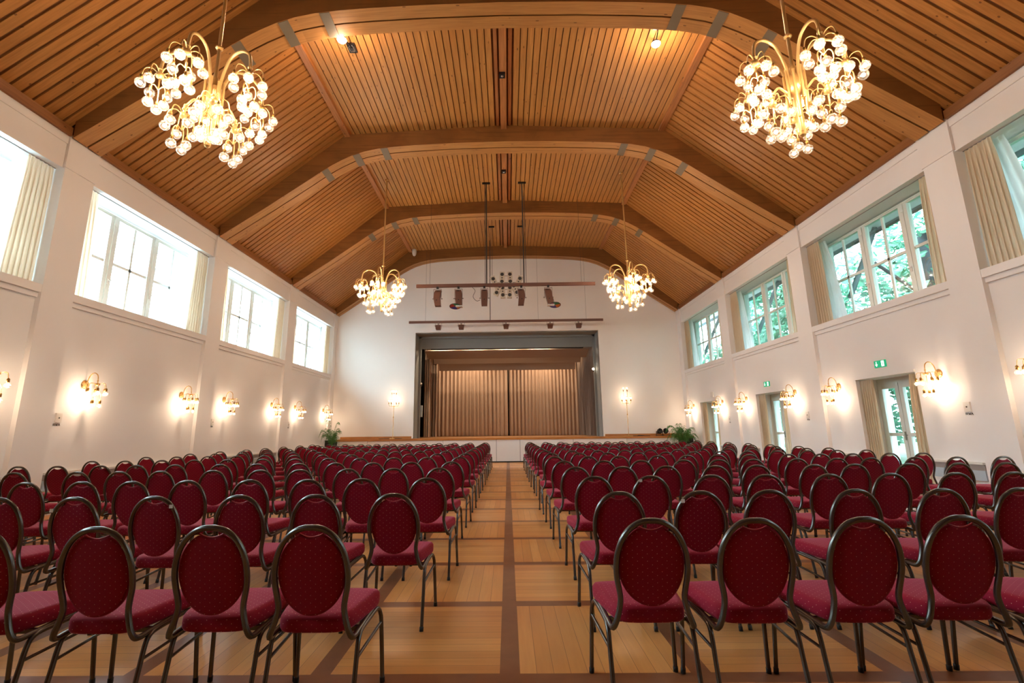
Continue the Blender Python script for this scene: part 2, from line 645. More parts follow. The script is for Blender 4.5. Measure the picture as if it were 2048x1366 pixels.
# side walls
for side, sx in (('left', -1), ('right', 1)):
    w = MB()
    for bi, (a, b) in enumerate(BAYS):
        doors = sx > 0 and bi >= 1
        if doors:
            d0 = a + 1.18
            d1 = d0 + 1.685
            w.box(sx * XP, sx * XO, a, d0, 0, ZSB)
            w.box(sx * XP, sx * XO, d1, b, 0, ZSB)
            w.box(sx * XP, sx * XO, d0, d1, 2.415, ZSB)
            w.box(sx * (XP - .035), sx * XP, d0 - .02, d1 + .02, 2.415, 2.47)
        else:
            w.box(sx * XP, sx * XO, a, b, 0, ZSB)
        # sill ledge, thin apron below it
        w.box(sx * (XF + .005), sx * XO, a, b, ZSB, ZST)
        w.box(sx * (XF + .05), sx * XP, a, b, ZSB - .09, ZSB - .001)
        # frieze above the window
        w.box(sx * (XF + .03), sx * XO, a, b, ZFB, ZFT)
        w.box(sx * (XF + .012), sx * (XF + .03), a, b, ZFT - .15, ZFT)
        # outer reveal strips around the frame
        w.box(sx * (XW - .02), sx * XO, a, a + .10, ZST, ZFB)
        w.box(sx * (XW - .02), sx * XO, b - .10, b, ZST, ZFB)
    for i, y in enumerate(PIL):
        # battered pilaster: panel side face deepens toward the floor
        w.box(sx * XF, sx * XO, y, y + PW, 0, ZFB + .02)
        w.box(sx * (XF - .02), sx * XO, y - .02, y + PW + .02, ZFB + .02, ZBK)
        w.box(sx * (XF + .008), sx * XF, y, y + PW, 0, 0.001)
    w.box(sx * XF, sx * XO, 22.06, Y_END, 0, ZFB + .02)
    w.box(sx * (XF - .02), sx * XO, 22.04, Y_END, ZFB + .02, ZBK)
    w.box(sx * XF, sx * XO, Y_BACK, PIL[0], 0, ZBK)
    struct('wall_' + side, w, 'wall_paint')
    # roof plate timber above the frieze
    p = MB()
    ed = [Y_BACK] + [q for y in PIL for q in (y - .02, y + PW + .02)] + [22.04]
    for i in range(0, len(ed), 2):
        p.box(sx * (XF - .04), sx * (XF + .12), ed[i], ed[i + 1], ZFT, ZFT + .17)
    struct('trim_1' if sx < 0 else 'trim_2', p, 'plate_wood')

# back wall behind the camera
struct('wall_back', MB().box(-XO, XO, Y_BACK - .2, Y_BACK, 0, 10.4), 'plate_wood')

# front wall with the proscenium opening
OP, OZ = 4.295, 5.92
w = MB()
w.box(-XO, -OP - .06, Y_END, Y_END + .35, 0, 10.6)
w.box(OP + .06, XO, Y_END, Y_END + .35, 0, 10.6)
w.box(-OP - .06, OP + .06, Y_END, Y_END + .35, OZ + .06, 10.6)
struct('wall_front', w, 'front_wall_paint')
w = MB()
for sx in (-1, 1):
    w.box(sx * (OP + .0), sx * (OP + .50), Y_END - .05, Y_END + .02, 1.06, OZ)
    w.box(sx * (OP - .0), sx * (OP + .07), Y_END - .07, Y_END + .6, 1.06, OZ - .002)
w.box(-OP - .5, OP + .5, Y_END - .05, Y_END + .02, OZ + .0, OZ + .52)
w.box(-OP - .071, OP + .071, Y_END - .072, Y_END + .6, OZ, OZ + .07)
struct('trim_3', w, 'front_wall_paint')

# ------------------------------------------------------------------ ceiling
KX, KZ, WX, WZ, RZ = 4.62, 9.88, 8.16, 7.00, 10.09
sl = Vector((WX - KX, 0, WZ - KZ))
L = sl.length
sd = sl.normalized()
for side, sx in (('left', -1), ('right', 1)):
    d = Vector((sd.x * sx, 0, sd.z))
    nrm = Vector((-d.z * sx, 0, d.x * sx)) * -1
    if nrm.z > 0:
        nrm = -nrm                      # toward the room
    m = MB()
    y = Y_BACK
    mid = Vector((sx * (KX + WX) / 2, 0, (KZ + WZ) / 2))
    while y < Y_END - .05:
        c = mid + Vector((0, y + .076, 0)) + nrm * .016
        m.obox(c, d * (L / 2 + .25), Vector((0, .076, 0)), nrm * .016)
        y += .195
    c = mid + Vector((0, (Y_BACK + Y_END) / 2, 0)) - nrm * .018
    m.obox(c, d * (L / 2 + .4), Vector((0, (Y_END - Y_BACK) / 2, 0)), nrm * .015, 1)
    o = struct('ceiling' if sx < 0 else 'ceiling_right', m, ['slope_boards', 'slope_backing'])
# shallow top boards, both halves, and the ridge timber
m = MB()
ang = math.atan2(RZ - KZ, KX)
for sx in (-1, 1):
    x = .26
    while x < KX - .12:
        x1 = x + .134
        z0, z1 = RZ - (RZ - KZ) * x / KX, RZ - (RZ - KZ) * x1 / KX
        m.prism([(sx * x, z0 - .03), (sx * x1, z1 - .03), (sx * x1, z1 + .0), (sx * x, z0 + .0)][::sx], Y_BACK, Y_END)
        x += .157
    m.prism([(0, RZ + .003), (sx * (KX + .2), KZ - .005), (sx * (KX + .2), KZ + .06), (0, RZ + .07)][::sx], Y_BACK, Y_END, 1)
struct('ceiling_top', m, ['top_boards', 'slope_backing'])
m = MB()
m.box(-.085, .085, Y_BACK, Y_END, RZ - .15, RZ + .03)
m.box(-.21, -.13, Y_BACK, Y_END, RZ - .05, RZ + .03)
m.box(.13, .21, Y_BACK, Y_END, RZ - .05, RZ + .03)
struct('trim_4', m, 'timber')
for k, sx in enumerate((-1, 1)):
    m = MB()
    m.box(sx * (KX - .15), sx * (KX + .01), Y_BACK, Y_END, KZ - .10, KZ + .05)
    struct('trim_%d' % (5 + k), m, 'timber')

# arches: double glulam, light soffit, steel plates
SOF = [(7.98, 6.76), (6.7, 7.64), (5.65, 8.39), (5.2, 8.72), (4.95, 8.885), (4.7, 9.03), (4.4, 9.18), (4.05, 9.30), (3.65, 9.385), (3.2, 9.435), (2.6, 9.475), (1.5, 9.52), (0, 9.545)]


def top_z(x):
    return RZ + .03 - (RZ - KZ) * x / KX if x < KX else KZ - (x - KX) * (KZ - WZ) / (WX - KX) + .05


ARCHES = [(-1.44, .63), (3.26, .63), (7.96, .63), (12.63, .63), (17.33, .63), (22.04, .44)]
PLATES = [(5.16, 8.75), (4.28, 9.22), (3.48, 9.405)]
for ai, (y0, wd) in enumerate(ARCHES):
    m = MB()
    pts = [(-x, z) for x, z in SOF] + [(x, z) for x, z in SOF[::-1][1:]]
    n = len(pts)
    gapw = .035
    for (a, b) in ((y0, y0 + wd / 2 - gapw / 2), (y0 + wd / 2 + gapw / 2, y0 + wd)):
        vs = []
        for (x, z) in pts:
            tz = max(top_z(abs(x)), z + .05)
            vs += [(x, a, z), (x, b, z), (x, a, tz), (x, b, tz)]
        fs, mi = [], []
        for i in range(n - 1):
            p, q = 4 * i, 4 * i + 4
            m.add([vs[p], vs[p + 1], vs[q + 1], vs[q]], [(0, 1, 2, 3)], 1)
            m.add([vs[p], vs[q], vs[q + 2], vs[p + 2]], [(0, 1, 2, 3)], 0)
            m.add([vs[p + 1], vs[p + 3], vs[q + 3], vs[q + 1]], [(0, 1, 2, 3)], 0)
        m.add([vs[0], vs[2], vs[3], vs[1]], [(0, 1, 2, 3)], 0)
        m.add([vs[-4], vs[-3], vs[-1], vs[-2]], [(0, 1, 2, 3)], 0)
    vs = []
    for (x, z) in pts:       # dark bottom of the slot between the two leaves
        vs += [(x, y0 + wd / 2 - gapw, z + .12), (x, y0 + wd / 2 + gapw, z + .12)]
    m.add(vs, [(2 * i, 2 * i + 1, 2 * i + 3, 2 * i + 2) for i in range(n - 1)], 2)
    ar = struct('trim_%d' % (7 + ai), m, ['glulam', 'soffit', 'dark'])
    if wd > .5:
        for sx in (-1, 1):
            for (px, pz) in PLATES:
                # tangent on the soffit
                k = min(range(len(SOF) - 1), key=lambda i: abs((SOF[i][0] + SOF[i + 1][0]) / 2 - px))
                t = Vector((sx * (SOF[k][0] - SOF[k + 1][0]), 0, SOF[k][1] - SOF[k + 1][1])).normalized()
                nn = Vector((-t.z, 0, t.x))
                if nn.z > 0: nn = -nn
                q = MB().obox(Vector((sx * px, y0 + wd / 2, pz)) + nn * .004, t * .10, (0, wd / 2 - .01, 0), nn * .006)
                pl = obj('steel_plate', q, 'steel_plate', ar)

# ------------------------------------------------------------------ upper windows
COLS_W = [1.33, 2.58]     # casement meeting posts, measured from the near reveal


def window(idx, sx, a, b):
    x0 = sx * XW
    fr = MB()
    zb, zt = ZST, 6.125
    A, B = a + .02, b - .06
    t = .06
    fr.box(x0, x0 + sx * .09, A, B, zt - .06, zt)
    fr.box(x0, x0 + sx * .09, A, B, zb, zb + .20)
    ys = [A, a + COLS_W[0], a + COLS_W[1], B]
    fr.box(x0 - sx * .001, x0 + sx * .091, A + .001, A + .10, zb, zt - .001)
    fr.box(x0 - sx * .001, x0 + sx * .091, B - .10, B - .001, zb, zt - .001)
    for y in ys[1:3]:
        fr.box(x0 - sx * .005, x0 + sx * .09, y - .115, y + .115, zb + .001, zt - .002)
        fr.box(x0 - sx * .02, x0 + sx * .02, y - .018, y + .018, zb, zt)
        fr.box(x0 - sx * .03, x0, y - .03, y + .03, zt - .22, zt - .04)
    fr.box(x0 - sx * .015, x0, A, B, zt - .03, zt)
    o = struct('window_%d' % idx, fr, 'frame_paint')
    mb = MB()
    panes = MB()
    for k in range(3):
        y0 = ys[k] + (.115 if k else .10)
        y1 = ys[k + 1] - (.115 if k < 2 else .10)
        mb.box(x0 + sx * .02, x0 + sx * .06, y0, y1, 5.028, 5.09)
        mb.box(x0 + sx * .02, x0 + sx * .06, (y0 + y1) / 2 - .030, (y0 + y1) / 2 + .030, zb + .2, zt - .06)
        panes.box(x0 + sx * .038, x0 + sx * .043, y0, y1, zb + .2, zt - .06)
    obj('glazing_bars', mb, 'frame_paint', o)
    obj('glass', panes, 'window_glass', o)
    for y, zz in ((ys[1] - .0, 4.62), (ys[2], 4.62)):
        h = MB().box(x0 - sx * .03, x0 - sx * .005, y + .01, y + .05, zz - .05, zz + .07)
        h.box(x0 - sx * .05, x0 - sx * .03, y + .015, y + .10, zz + .03, zz + .055)
        obj('handle', h, 'white_plastic', o)
    # curtain track on the soffit
    obj('curtain_track', MB().box(sx * (XF + .17), sx * (XF + .19), a, b, ZFB - .012, ZFB), 'warm_grey', o)


def pleated(y0, y1, yb0, yb1, x, z0, z1, n, amp, rows=14, seed=0, curve=0.):
    """hanging cloth: top spans y0..y1 at z1, bottom yb0..yb1 at z0"""
    rnd = random.Random(seed)
    ph = [rnd.uniform(-.5, .5) for _ in range(n + 1)]
    am = [rnd.uniform(.6, 1.3) for _ in range(n + 1)]
    m = MB()
    C = n * 8
    vs = []
    for r in range(rows + 1):
        t = r / rows
        z = z1 + (z0 - z1) * t
        e = t ** .8
        for c in range(C + 1):
            u = c / C
            k = u * n
            i = min(n - 1, int(k))
            q = am[i] * (1 - (k - i)) + am[i + 1] * (k - i)
            p = ph[i] * (1 - (k - i)) + ph[i + 1] * (k - i)
            a = y0 + (yb0 - y0) * e
            b = y1 + (yb1 - y1) * e
            yy = a + (b - a) * u + curve * sin(pi * t) * (u - .0)
            xx = x + amp * q * sin(2 * pi * k + p * t * 1.5) * (.45 + .55 * min(1, t * 6))
            yy += amp * .5 * cos(4 * pi * k + p) * min(1, t * 6)
            vs.append((xx, yy, z))
    fs = [(r * (C + 1) + c, r * (C + 1) + c + 1, (r + 1) * (C + 1) + c + 1, (r + 1) * (C + 1) + c) for r in range(rows) for c in range(C)]
    m.add(vs, fs, 0, True)
    # gathered heading tape
    return m


BAYNAME = ['the bay behind the camera', 'the nearest window', 'the second window', 'the third window', 'the window by the stage']
widx = 1
for side, sx in (('left', -1), ('right', 1)):
    for bi, (a, b) in enumerate(BAYS):
        window(widx, sx, a, b)
        widx += 1
        if bi == 0:
            continue
        xc = sx * (XF + .18)
        spec = [('near', a + .02, a + .34, a + .03, a + .44), ('far', b - .50, b - .02, b - .60, b - .03)]
        for nm, t0, t1, b0, b1 in spec:
            if bi == 1 and nm == 'near':
                continue
            c = pleated(t0, t1, b0, b1, xc, ZST + .02, ZFB - .015, 4 if nm == 'near' else 6, .032, seed=bi * 10 + (nm == 'far') + (sx > 0) * 5)
            o = obj('curtain', c, 'curtain_cloth')
            bn = {1: 'foremost upper window', 2: 'second upper window from the camera', 3: 'third upper window from the camera', 4: 'upper window beside the stage'}[bi]
            tag(o, 'beige curtain, %s end of the %s, %s wall' % ('camera' if nm == 'near' else 'stage', bn, side), 'curtain', 'upper window curtains')
        c = pleated(b - .56, b - .05, b - .95, b - .06, sx * (XF + .33), ZST + .02, ZFB - .02, 5, .022, seed=bi * 3 + 77, curve=-.0)
        o = obj('sheer_curtain', c, 'sheer_cloth')
        bn = {1: 'foremost', 2: 'second', 3: 'third', 4: 'stage side'}[bi]
        tag(o, 'white sheer curtain, stage end of the %s upper window, %s wall' % (bn, side), 'sheer curtain', 'sheer white curtains')

# ------------------------------------------------------------------ garden doors on the right
for di, bi in enumerate((1, 2, 3, 4)):
    a, b = BAYS[bi]
    d0, d1 = a + 1.18, a + 1.18 + 1.685
    xf = 8.60
    fr = MB()
    fr.box(xf, xf + .10, d0, d1, 2.30, 2.415)
    fr.box(xf - .0012, xf + .101, d0, d0 + .06, 0, 2.414)
    fr.box(xf - .0012, xf + .101, d1 - .06, d1, 0, 2.414)
    fr.box(xf + .1, XO, d0, d1, 2.36, 2.42)
    o = struct('door_%d' % (di + 1), fr, 'frame_paint')
    mid = d0 + 1.04
    for (l0, l1) in ((d0 + .06, mid - .008), (mid + .008, d1 - .06)):
        lf = MB()
        lf.box(xf - .02, xf + .05, l0, l1, 2.19, 2.30)
        lf.box(xf - .02, xf + .05, l0, l1, .0, .20)
        lf.box(xf - .0215, xf + .051, l0, l0 + .10, -.0, 2.301)
        lf.box(xf - .0215, xf + .051, l1 - .10, l1, -.0, 2.301)
        lf.box(xf - .015, xf + .045, l0, l1, 1.145, 1.215)
        q = obj('door_leaf', lf, 'frame_paint', o)
        obj('glass', MB().box(xf + .012, xf + .018, l0 + .1, l1 - .1, .2, 2.19), 'window_glass', q)
    h = MB()
    h.box(xf - .03, xf - .02, mid + .01, mid + .05, 1.06, 1.24)
    h.tube(crv([(xf - .03, mid + .03, 1.17), (xf - .07, mid + .03, 1.17), (xf - .075, mid + .0, 1.17), (xf - .075, mid - .09, 1.17)]), .009)
    obj('door_handle', h, 'chrome', o)
    if bi >= 2 or True:
        for nm, t0, t1, b0, b1, s in (('near', d0 + .02, d0 + .26, d0 + .0, d0 + .40, 1), ('far', d1 - .42, d1 - .0, d1 - .36, d1 + .0, 2)):
            if bi == 1:
                continue
            c = pleated(t0, t1, b0, b1, XP + .09, .03, 2.40, 4 if nm == 'near' else 6, .03, seed=bi * 7 + s)
            q = obj('door_curtain', c, 'curtain_cloth')
            bn = {2: 'nearest visible garden door', 3: 'middle garden door', 4: 'garden door closest to the stage'}[bi]
            tag(q, 'floor-length beige curtain at the %s side of the %s' % ('camera' if nm == 'near' else 'stage', bn), 'curtain', 'garden door curtains')

# exit signs


def exit_sign(y, z, label):
    r = thing('exit_sign', label, 'exit sign', (XP, y, z), 0, 'green escape signs')
    obj('panel', MB().box(-.02, 0, -.165, .165, -.075, .075), 'sign_green', r)
    p = MB()
    X = -.0225
    # arrow (sits at the stage-side end), drawn from inside the hall: +y is left
    p.poly([(X, .105, .055), (X, .085, .055), (X, .085, -.02), (X, .105, -.02)])
    p.poly([(X, .135, -.005), (X, .095, -.055), (X, .055, -.005), (X, .07, .0), (X, .095, -.03), (X, .12, .0)])
    obj('arrow', p, 'sign_white', r)
    q = MB()
    q.poly([(X, -.045, .06), (X, -.125, .06), (X, -.125, -.06), (X, -.045, -.06)])
    obj('door_symbol', q, 'sign_white', r)
    g = MB()
    X2 = -.024
    g.lathe([(.0001, 0), (.011, 0)], (X2, -.075, .042), 10, 0, (-1, 0, 0), False)
    for pts in ([(-.078, .028), (-.095, -.005), (-.082, -.012), (-.064, .022)], [(-.066, .024), (-.045, .012), (-.04, .0), (-.050, .002), (-.06, .012)],
                [(-.084, .022), (-.104, .018), (-.112, .0), (-.103, .0), (-.098, .01)], [(-.094, -.004), (-.110, -.022), (-.112, -.05), (-.103, -.05), (-.100, -.028), (-.084, -.012)],
                [(-.090, -.012), (-.072, -.024), (-.060, -.048), (-.068, -.052), (-.080, -.034), (-.094, -.018)]):
        g.poly([(X2, y_, z_) for y_, z_ in pts])
    obj('running_figure', g, 'sign_green', r)


exit_sign(10.63, 2.69, 'green escape route sign above the nearest garden door, arrow and running figure')
exit_sign(15.37, 2.69, 'green escape route sign above the middle garden door')
o = obj('blank_cover_plate', MB().box(XP - .04, XP, 19.40, 19.64, 2.56, 2.76), 'white_plastic')
tag(o, 'small square white plate on the wall above the last garden door', 'wall plate')

# smoke vent control boxes
FONT = {'R': [[(0, 0), (0, 1), (.6, 1), (.7, .75), (.6, .5), (0, .5)], [(.3, .5), (.7, 0)]], 'W': [[(0, 1), (.2, 0), (.4, .7), (.6, 0), (.8, 1)]], 'A': [[(0, 0), (.35, 1), (.7, 0)], [(.14, .4), (.56, .4)]]}
for side, sx, ys in (('left', -1, (8.80, 13.47, 18.2)), ('right', 1, (8.80, 13.47, 18.2))):
    for i, y in enumerate(ys):
        wh = ('nearest the camera', 'beside the second pilaster', 'nearest the stage')[i]
        r = thing('vent_switch', 'white vent switch box with a dark button, %s wall, %s' % (side, wh), 'switch', (sx * XP, y, 1.68), 0, 'smoke vent switches')
        obj('case', MB().box(-sx * .03, 0, -.06, .06, -.085, .085), 'white_plastic', r)
        obj('button', MB().lathe([(.013, 0), (.013, .006), (.0001, .007)], (-sx * .03, 0, .0), 10, 0, (-sx, 0, 0)), 'print_black', r)
        t = MB()
        cur = -.07
        for ch in 'RWA':
            for line in FONT[ch]:
                for (u0, v0), (u1, v1) in zip(line, line[1:]):
                    ya, yb = (cur + u0 * .05), (cur + u1 * .05)
                    s = sx
                    A = Vector((-sx * .003, -s * ya, -.138 + v0 * .034))
                    B = Vector((-sx * .003, -s * yb, -.138 + v1 * .034))
                    d = (B - A).normalized() * .0028
                    wv = Vector((0, -d.z, d.y))
                    t.obox((A + B) / 2, (B - A) / 2 + d, wv, (.0015, 0, 0))
            cur += .052
        obj('lettering', t, 'print_black', r)

# low convector rails along the side walls
for side, sx in (('left', -1), ('right', 1)):
    for bi, (a, b) in enumerate(BAYS):
        if bi == 0: continue
        segs = [(a + .05, b - .05)] if sx < 0 else [(a + .05, a + 1.1), (a + 3.0, b - (.05 if bi < 4 else .75))]
        for si, (p, q) in enumerate(segs):
            r = thing('heating_rail', '', 'heater', (sx * XP, 0, 0), 0, 'low heating rails')
            bn = {1: 'foremost bay', 2: 'second bay from camera', 3: 'third bay from camera', 4: 'bay beside the stage'}[bi]
            r['label'] = 'low white heating rail, %s, %s wall%s' % (bn, side, '' if sx < 0 else (', before the door' if si == 0 else ', beyond the door'))
            obj('cover', MB().box(-sx * .09, 0, p, q, .70, .735), 'white_plastic', r)
            obj('body', MB().box(-sx * .06, 0, p, q, .60, .70), 'warm_grey', r)
            obj('front_panel', MB().box(-sx * .07, 0, p, q, .43, .60), 'blue_grey', r)

# ------------------------------------------------------------------ stage
SZ = 1.05
m = MB()
m.box(-XP, XP, 22.0, 22.6, 0, SZ - .03)
m.box(-5.6, 5.6, 22.6, 29.5, 0, SZ - .03)
m.box(-5.6, 5.6, 22.45, 29.5, SZ - .03, SZ, 1)
o = struct('stage', m, ['dark', 'stage_floor_wood'])
tag(o, 'raised wooden stage behind the proscenium opening', 'stage', kind='structure')
m = MB()
m.box(-7.6, XP, 21.90, 22.5, SZ - .085, SZ)
m.box(-7.6, -OP - .07, 22.44, 22.5, SZ, SZ + .10)
m.box(OP + .07, XP, 22.44, 22.5, SZ, SZ + .10)
struct('trim_13', m, 'stage_wood')
# white front panels
seams = [-7.56, -6.22, -5.22, -2.87, -.52, .52, 2.86, 5.20, 7.46]
wh = ['far left', 'second from the left', 'third from the left', 'left of the centre pair', 'narrow centre', 'right of the centre pair', 'second from the right', 'far right']
for i in range(8):
    p = MB().box(seams[i] + .008, seams[i + 1] - .008, 21.935, 21.99, .05, SZ - .09)
    o = obj('stage_front_panel', p, 'stage_front_paint')
    tag(o, 'white %s cladding panel of the stage front' % wh[i], 'panel', 'white stage front panels')
struct('baseboard_front', MB().box(-7.56, 7.46, 21.925, 21.99, 0, .05), 'dark')
# stage house shell
m = MB()
m.box(-5.7, -5.6, 22.85, 29.6, 0, 9)
m.box(5.6, 5.7, 22.85, 29.6, 0, 9)
m.box(-5.7, 5.7, 29.5, 29.6, 0, 9)
m.box(-5.7, 5.7, 22.85, 29.6, 9, 9.1)
struct('wall_stage', m, 'dark')
# grey portal liner and header
m = MB()
for sx in (-1, 1):
    m.box(sx * (OP - .02), sx * (OP + .0), 22.55, 23.4, SZ, OZ)
    m.box(sx * (OP - .13), sx * OP, 23.3, 23.42, SZ, OZ)
m.box(-OP, OP, 22.55, 23.4, OZ - .03, OZ)
m.box(-OP, OP, 23.3, 23.42, OZ - .13, OZ)
m.box(-OP + .1, OP - .1, 23.42, 23.46, 5.30, OZ)
o = obj('stage_portal', m, 'grey_panel')
tag(o, 'blue-grey lining and header board inside the proscenium opening', 'stage portal')
# borders
for i, (ya, yb, zt, zb, hw) in enumerate(((23.9, 24.9, 5.30, 5.03, 4.08), (25.6, 26.1, 5.35, 4.93, 3.95), (26.9, 27.1, 5.3, 4.66, 3.80))):
    m = MB()
    c = Vector((0, (ya + yb) / 2, (zt + zb) / 2))
    d = Vector((0, (yb - ya) / 2, (zb - zt) / 2))
    nn = Vector((0, -d.z, d.y)).normalized() * .02
    m.obox(c, (hw, 0, 0), d, nn)
    o = obj('stage_border', m, 'border_cloth')
    tag(o, ('front tilted', 'middle hanging', 'rear hanging')[i] + ' beige border panel under the stage ceiling', 'stage border', 'stage borders')
# lamps hidden above the front border and behind
for k, x in enumerate((-3.2, -1.6, 0., 1.6)):
    r = thing('batten_lamp', 'slim warm strip lamp behind the stage header, %s of four' % ('leftmost', 'second from left', 'third from left', 'rightmost')[k], 'lamp', (x, 23.75, 5.62), 0, 'stage strip lamps')
    obj('housing', MB().box(-.55, .55, -.06, .06, .0, .06), 'black_metal', r)
    obj('tube', MB().tube([(-.5, 0, -.02), (.5, 0, -.02)], .018), 'tube_light', r)
    ld = bpy.data.lights.new('strip_light', 'AREA')
    ld.shape = 'RECTANGLE'
    ld.size, ld.size_y = 1.0, .05
    ld.energy = P_STAGE * .35
    ld.color = (1, .76, .5)
    lo = bpy.data.objects.new('strip_light', ld)
    COL.objects.link(lo)
    lo.location = (0, 0, -.045)
    lo.parent = r

# stage curtains (cloth runs along x, so build along y and swap)


def drape(x0, x1, y, z0, z1, n, amp, seed):
    m = pleated(x0, x1, x0, x1, 0, z0, z1, n, amp, 8, seed)
    m.v = [(v[1], y + v[0], v[2]) for v in m.v]
    return m


for k, (x, y) in enumerate(((-2.2, 26.6), (2.2, 26.6), (-2., 27.5), (2., 27.5))):
    r = thing('batten_lamp', 'strip lamp above the rear stage borders, %s' % ('front left', 'front right', 'back left', 'back right')[k], 'lamp', (x, y, 6.4), 0, 'rear strip lamps')
    obj('housing', MB().box(-.8, .8, -.06, .06, .0, .06), 'black_metal', r)
    obj('tube', MB().tube([(-.7, 0, -.02), (.7, 0, -.02)], .018), 'tube_light', r)
    ld = bpy.data.lights.new('strip_light', 'AREA')
    ld.shape = 'RECTANGLE'
    ld.size, ld.size_y = 1.4, .05
    ld.energy = P_STAGE
    ld.color = (1, .74, .48)
    lo = bpy.data.objects.new('strip_light', ld)
    COL.objects.link(lo)
    lo.location = (0, 0, -.045)
    lo.parent = r
YC = 28.2
for nm, x0, x1, sd_ in (('left', -4.35, -.02, 3), ('right', .06, 4.03, 4)):
    o = obj('stage_curtain', drape(x0, x1, YC, SZ + .02, 5.6, 19, .06, sd_), 'stage_cloth')
    tag(o, 'tall brown pleated back curtain, %s half beside the dark centre gap' % nm, 'curtain', 'stage back curtains')
for nm, (x0, x1), y, mat in (('front left', (-4.30, -3.98), 25.0, 'stage_cloth'), ('middle left', (-4.22, -3.80), 26.3, 'stage_cloth')):
    o = obj('stage_leg_curtain', drape(x0, x1, y, SZ + .02, 5.7, 3, .06, 9 + int(y)), mat)
    tag(o, 'narrow brown %s side curtain of the stage' % nm, 'curtain', 'stage side curtains')
# long right side curtain running into depth
m = pleated(23.7, 28.1, 23.7, 28.1, 0, SZ + .02, 5.7, 30, .06, 8, 21)
m.v = [(4.24 - (v[1] - 23.7) * .035 + v[0], v[1], v[2]) for v in m.v]
o = obj('stage_side_curtain', m, 'stage_cloth_grey')
tag(o, 'grey-brown pleated curtain running back along the right side of the stage', 'curtain')
m = pleated(26.4, 28.2, 26.4, 28.2, 0, SZ + .02, 5.7, 10, .05, 8, 5)
m.v = [(-4.2 - v[0] * 1., v[1], v[2]) for v in m.v]
o = obj('stage_side_curtain', m, 'stage_cloth')
tag(o, 'brown pleated curtain running back along the left side of the stage', 'curtain')
for sx, z in ((-1, 3.55), (1, 4.15)):
    r = thing('portal_lamp', ('small frosted work lamp on the left stage portal', 'small lit work lamp on the right stage portal')[sx > 0], 'lamp', (sx * (OP - .16), 23.36, z))
    obj('bracket', MB().box(-.02, .02, -.06, .06, -.06, .0), 'black_metal', r)
    obj('globe', MB().ball((0, -.07, .05), .05), 'filament_small' if sx > 0 else 'white_plastic', r)
r = thing('storage_box', 'pale grey box standing in the dark gap behind the left stage portal', 'box', (-4.33, 23.95, SZ))
obj('body', MB().box(-.12, .16, -.1, .1, 1.0, 1.55), 'blue_grey', r)
obj('post', MB().box(-.01, .03, -.02, .02, 0, 1.0), 'black_metal', r)

# ------------------------------------------------------------------ chandeliers, sconces, standing lamps
GR = .066


def globe_mesh(r):
    return MB().ball((0, 0, 0), r, 20).mesh('globe', 'globe_glass')


G_ME = globe_mesh(GR)
F_ME = MB().ball((0, 0, 0), .026, 10).mesh('bulb_core', 'filament')
GS_ME = globe_mesh(.042)
FS_ME = MB().ball((0, 0, 0), .024, 10).mesh('bulb_core', 'filament_small')


def spray(mb, h, ring, drop, n, az, low, rt=.0065, sock=.022, invert=1, arch=.10):
    """thin arching arms from hub h; returns globe centres"""
    h = Vector(h)
    out = []
    for k in range(n):
        a = az + 2 * pi * k / n
        d = Vector((cos(a), sin(a), 0))
        pts = crv([h, h + d * ring * .45 + Vector((0, 0, arch * .75 * invert)), h + d * ring * .85 + Vector((0, 0, arch * .45 * invert)), h + d * ring + Vector((0, 0, -drop * .55 * invert))], 5)
        mb.tube(pts, rt, 6)
        e = h + d * ring + Vector((0, 0, -drop * invert))
        mb.lathe([(.0001, .0), (sock, .0), (sock, .05), (.008, .065)], e, 8, 1, (0, 0, invert))
        out.append(e + Vector((0, 0, -invert * .035)))
    if low:
        stem_b = h + Vector((0, 0, -low * .55 * invert))
        mb.tube([h, stem_b], rt * 1.4, 6)
        for k in range(3):
            a = az + .5 + 2 * pi * k / 3
            d = Vector((cos(a), sin(a), 0))
            pts = crv([stem_b, stem_b + d * ring * .28 + Vector((0, 0, .045 * invert)), stem_b + d * ring * .48 + Vector((0, 0, -.01 * invert)), stem_b + d * ring * .5 + Vector((0, 0, -low * .33 * invert))], 4)
            mb.tube(pts, rt, 6)
            e = stem_b + d * ring * .5 + Vector((0, 0, -low * .45 * invert))
            mb.lathe([(.0001, .0), (sock, .0), (sock, .05), (.008, .065)], e, 8, 1, (0, 0, invert))
            out.append(e + Vector((0, 0, -invert * .035)))
    return out


def put_globe(c, par, big=True):
    g = bpy.data.objects.new('globe', G_ME if big else GS_ME)
    COL.objects.link(g)
    g.location = c
    g.parent = par
    q = bpy.data.objects.new('bulb_core', F_ME if big else FS_ME)
    COL.objects.link(q)
    q.parent = g
    return g


def lamp_light(par, loc, power, radius=.03):
    ld = bpy.data.lights.new('lamp_light', 'POINT')
    ld.energy = power
    ld.color = LAMP
    ld.shadow_soft_size = radius
    o = bpy.data.objects.new('lamp_light', ld)
    COL.objects.link(o)
    o.location = loc
    o.parent = par


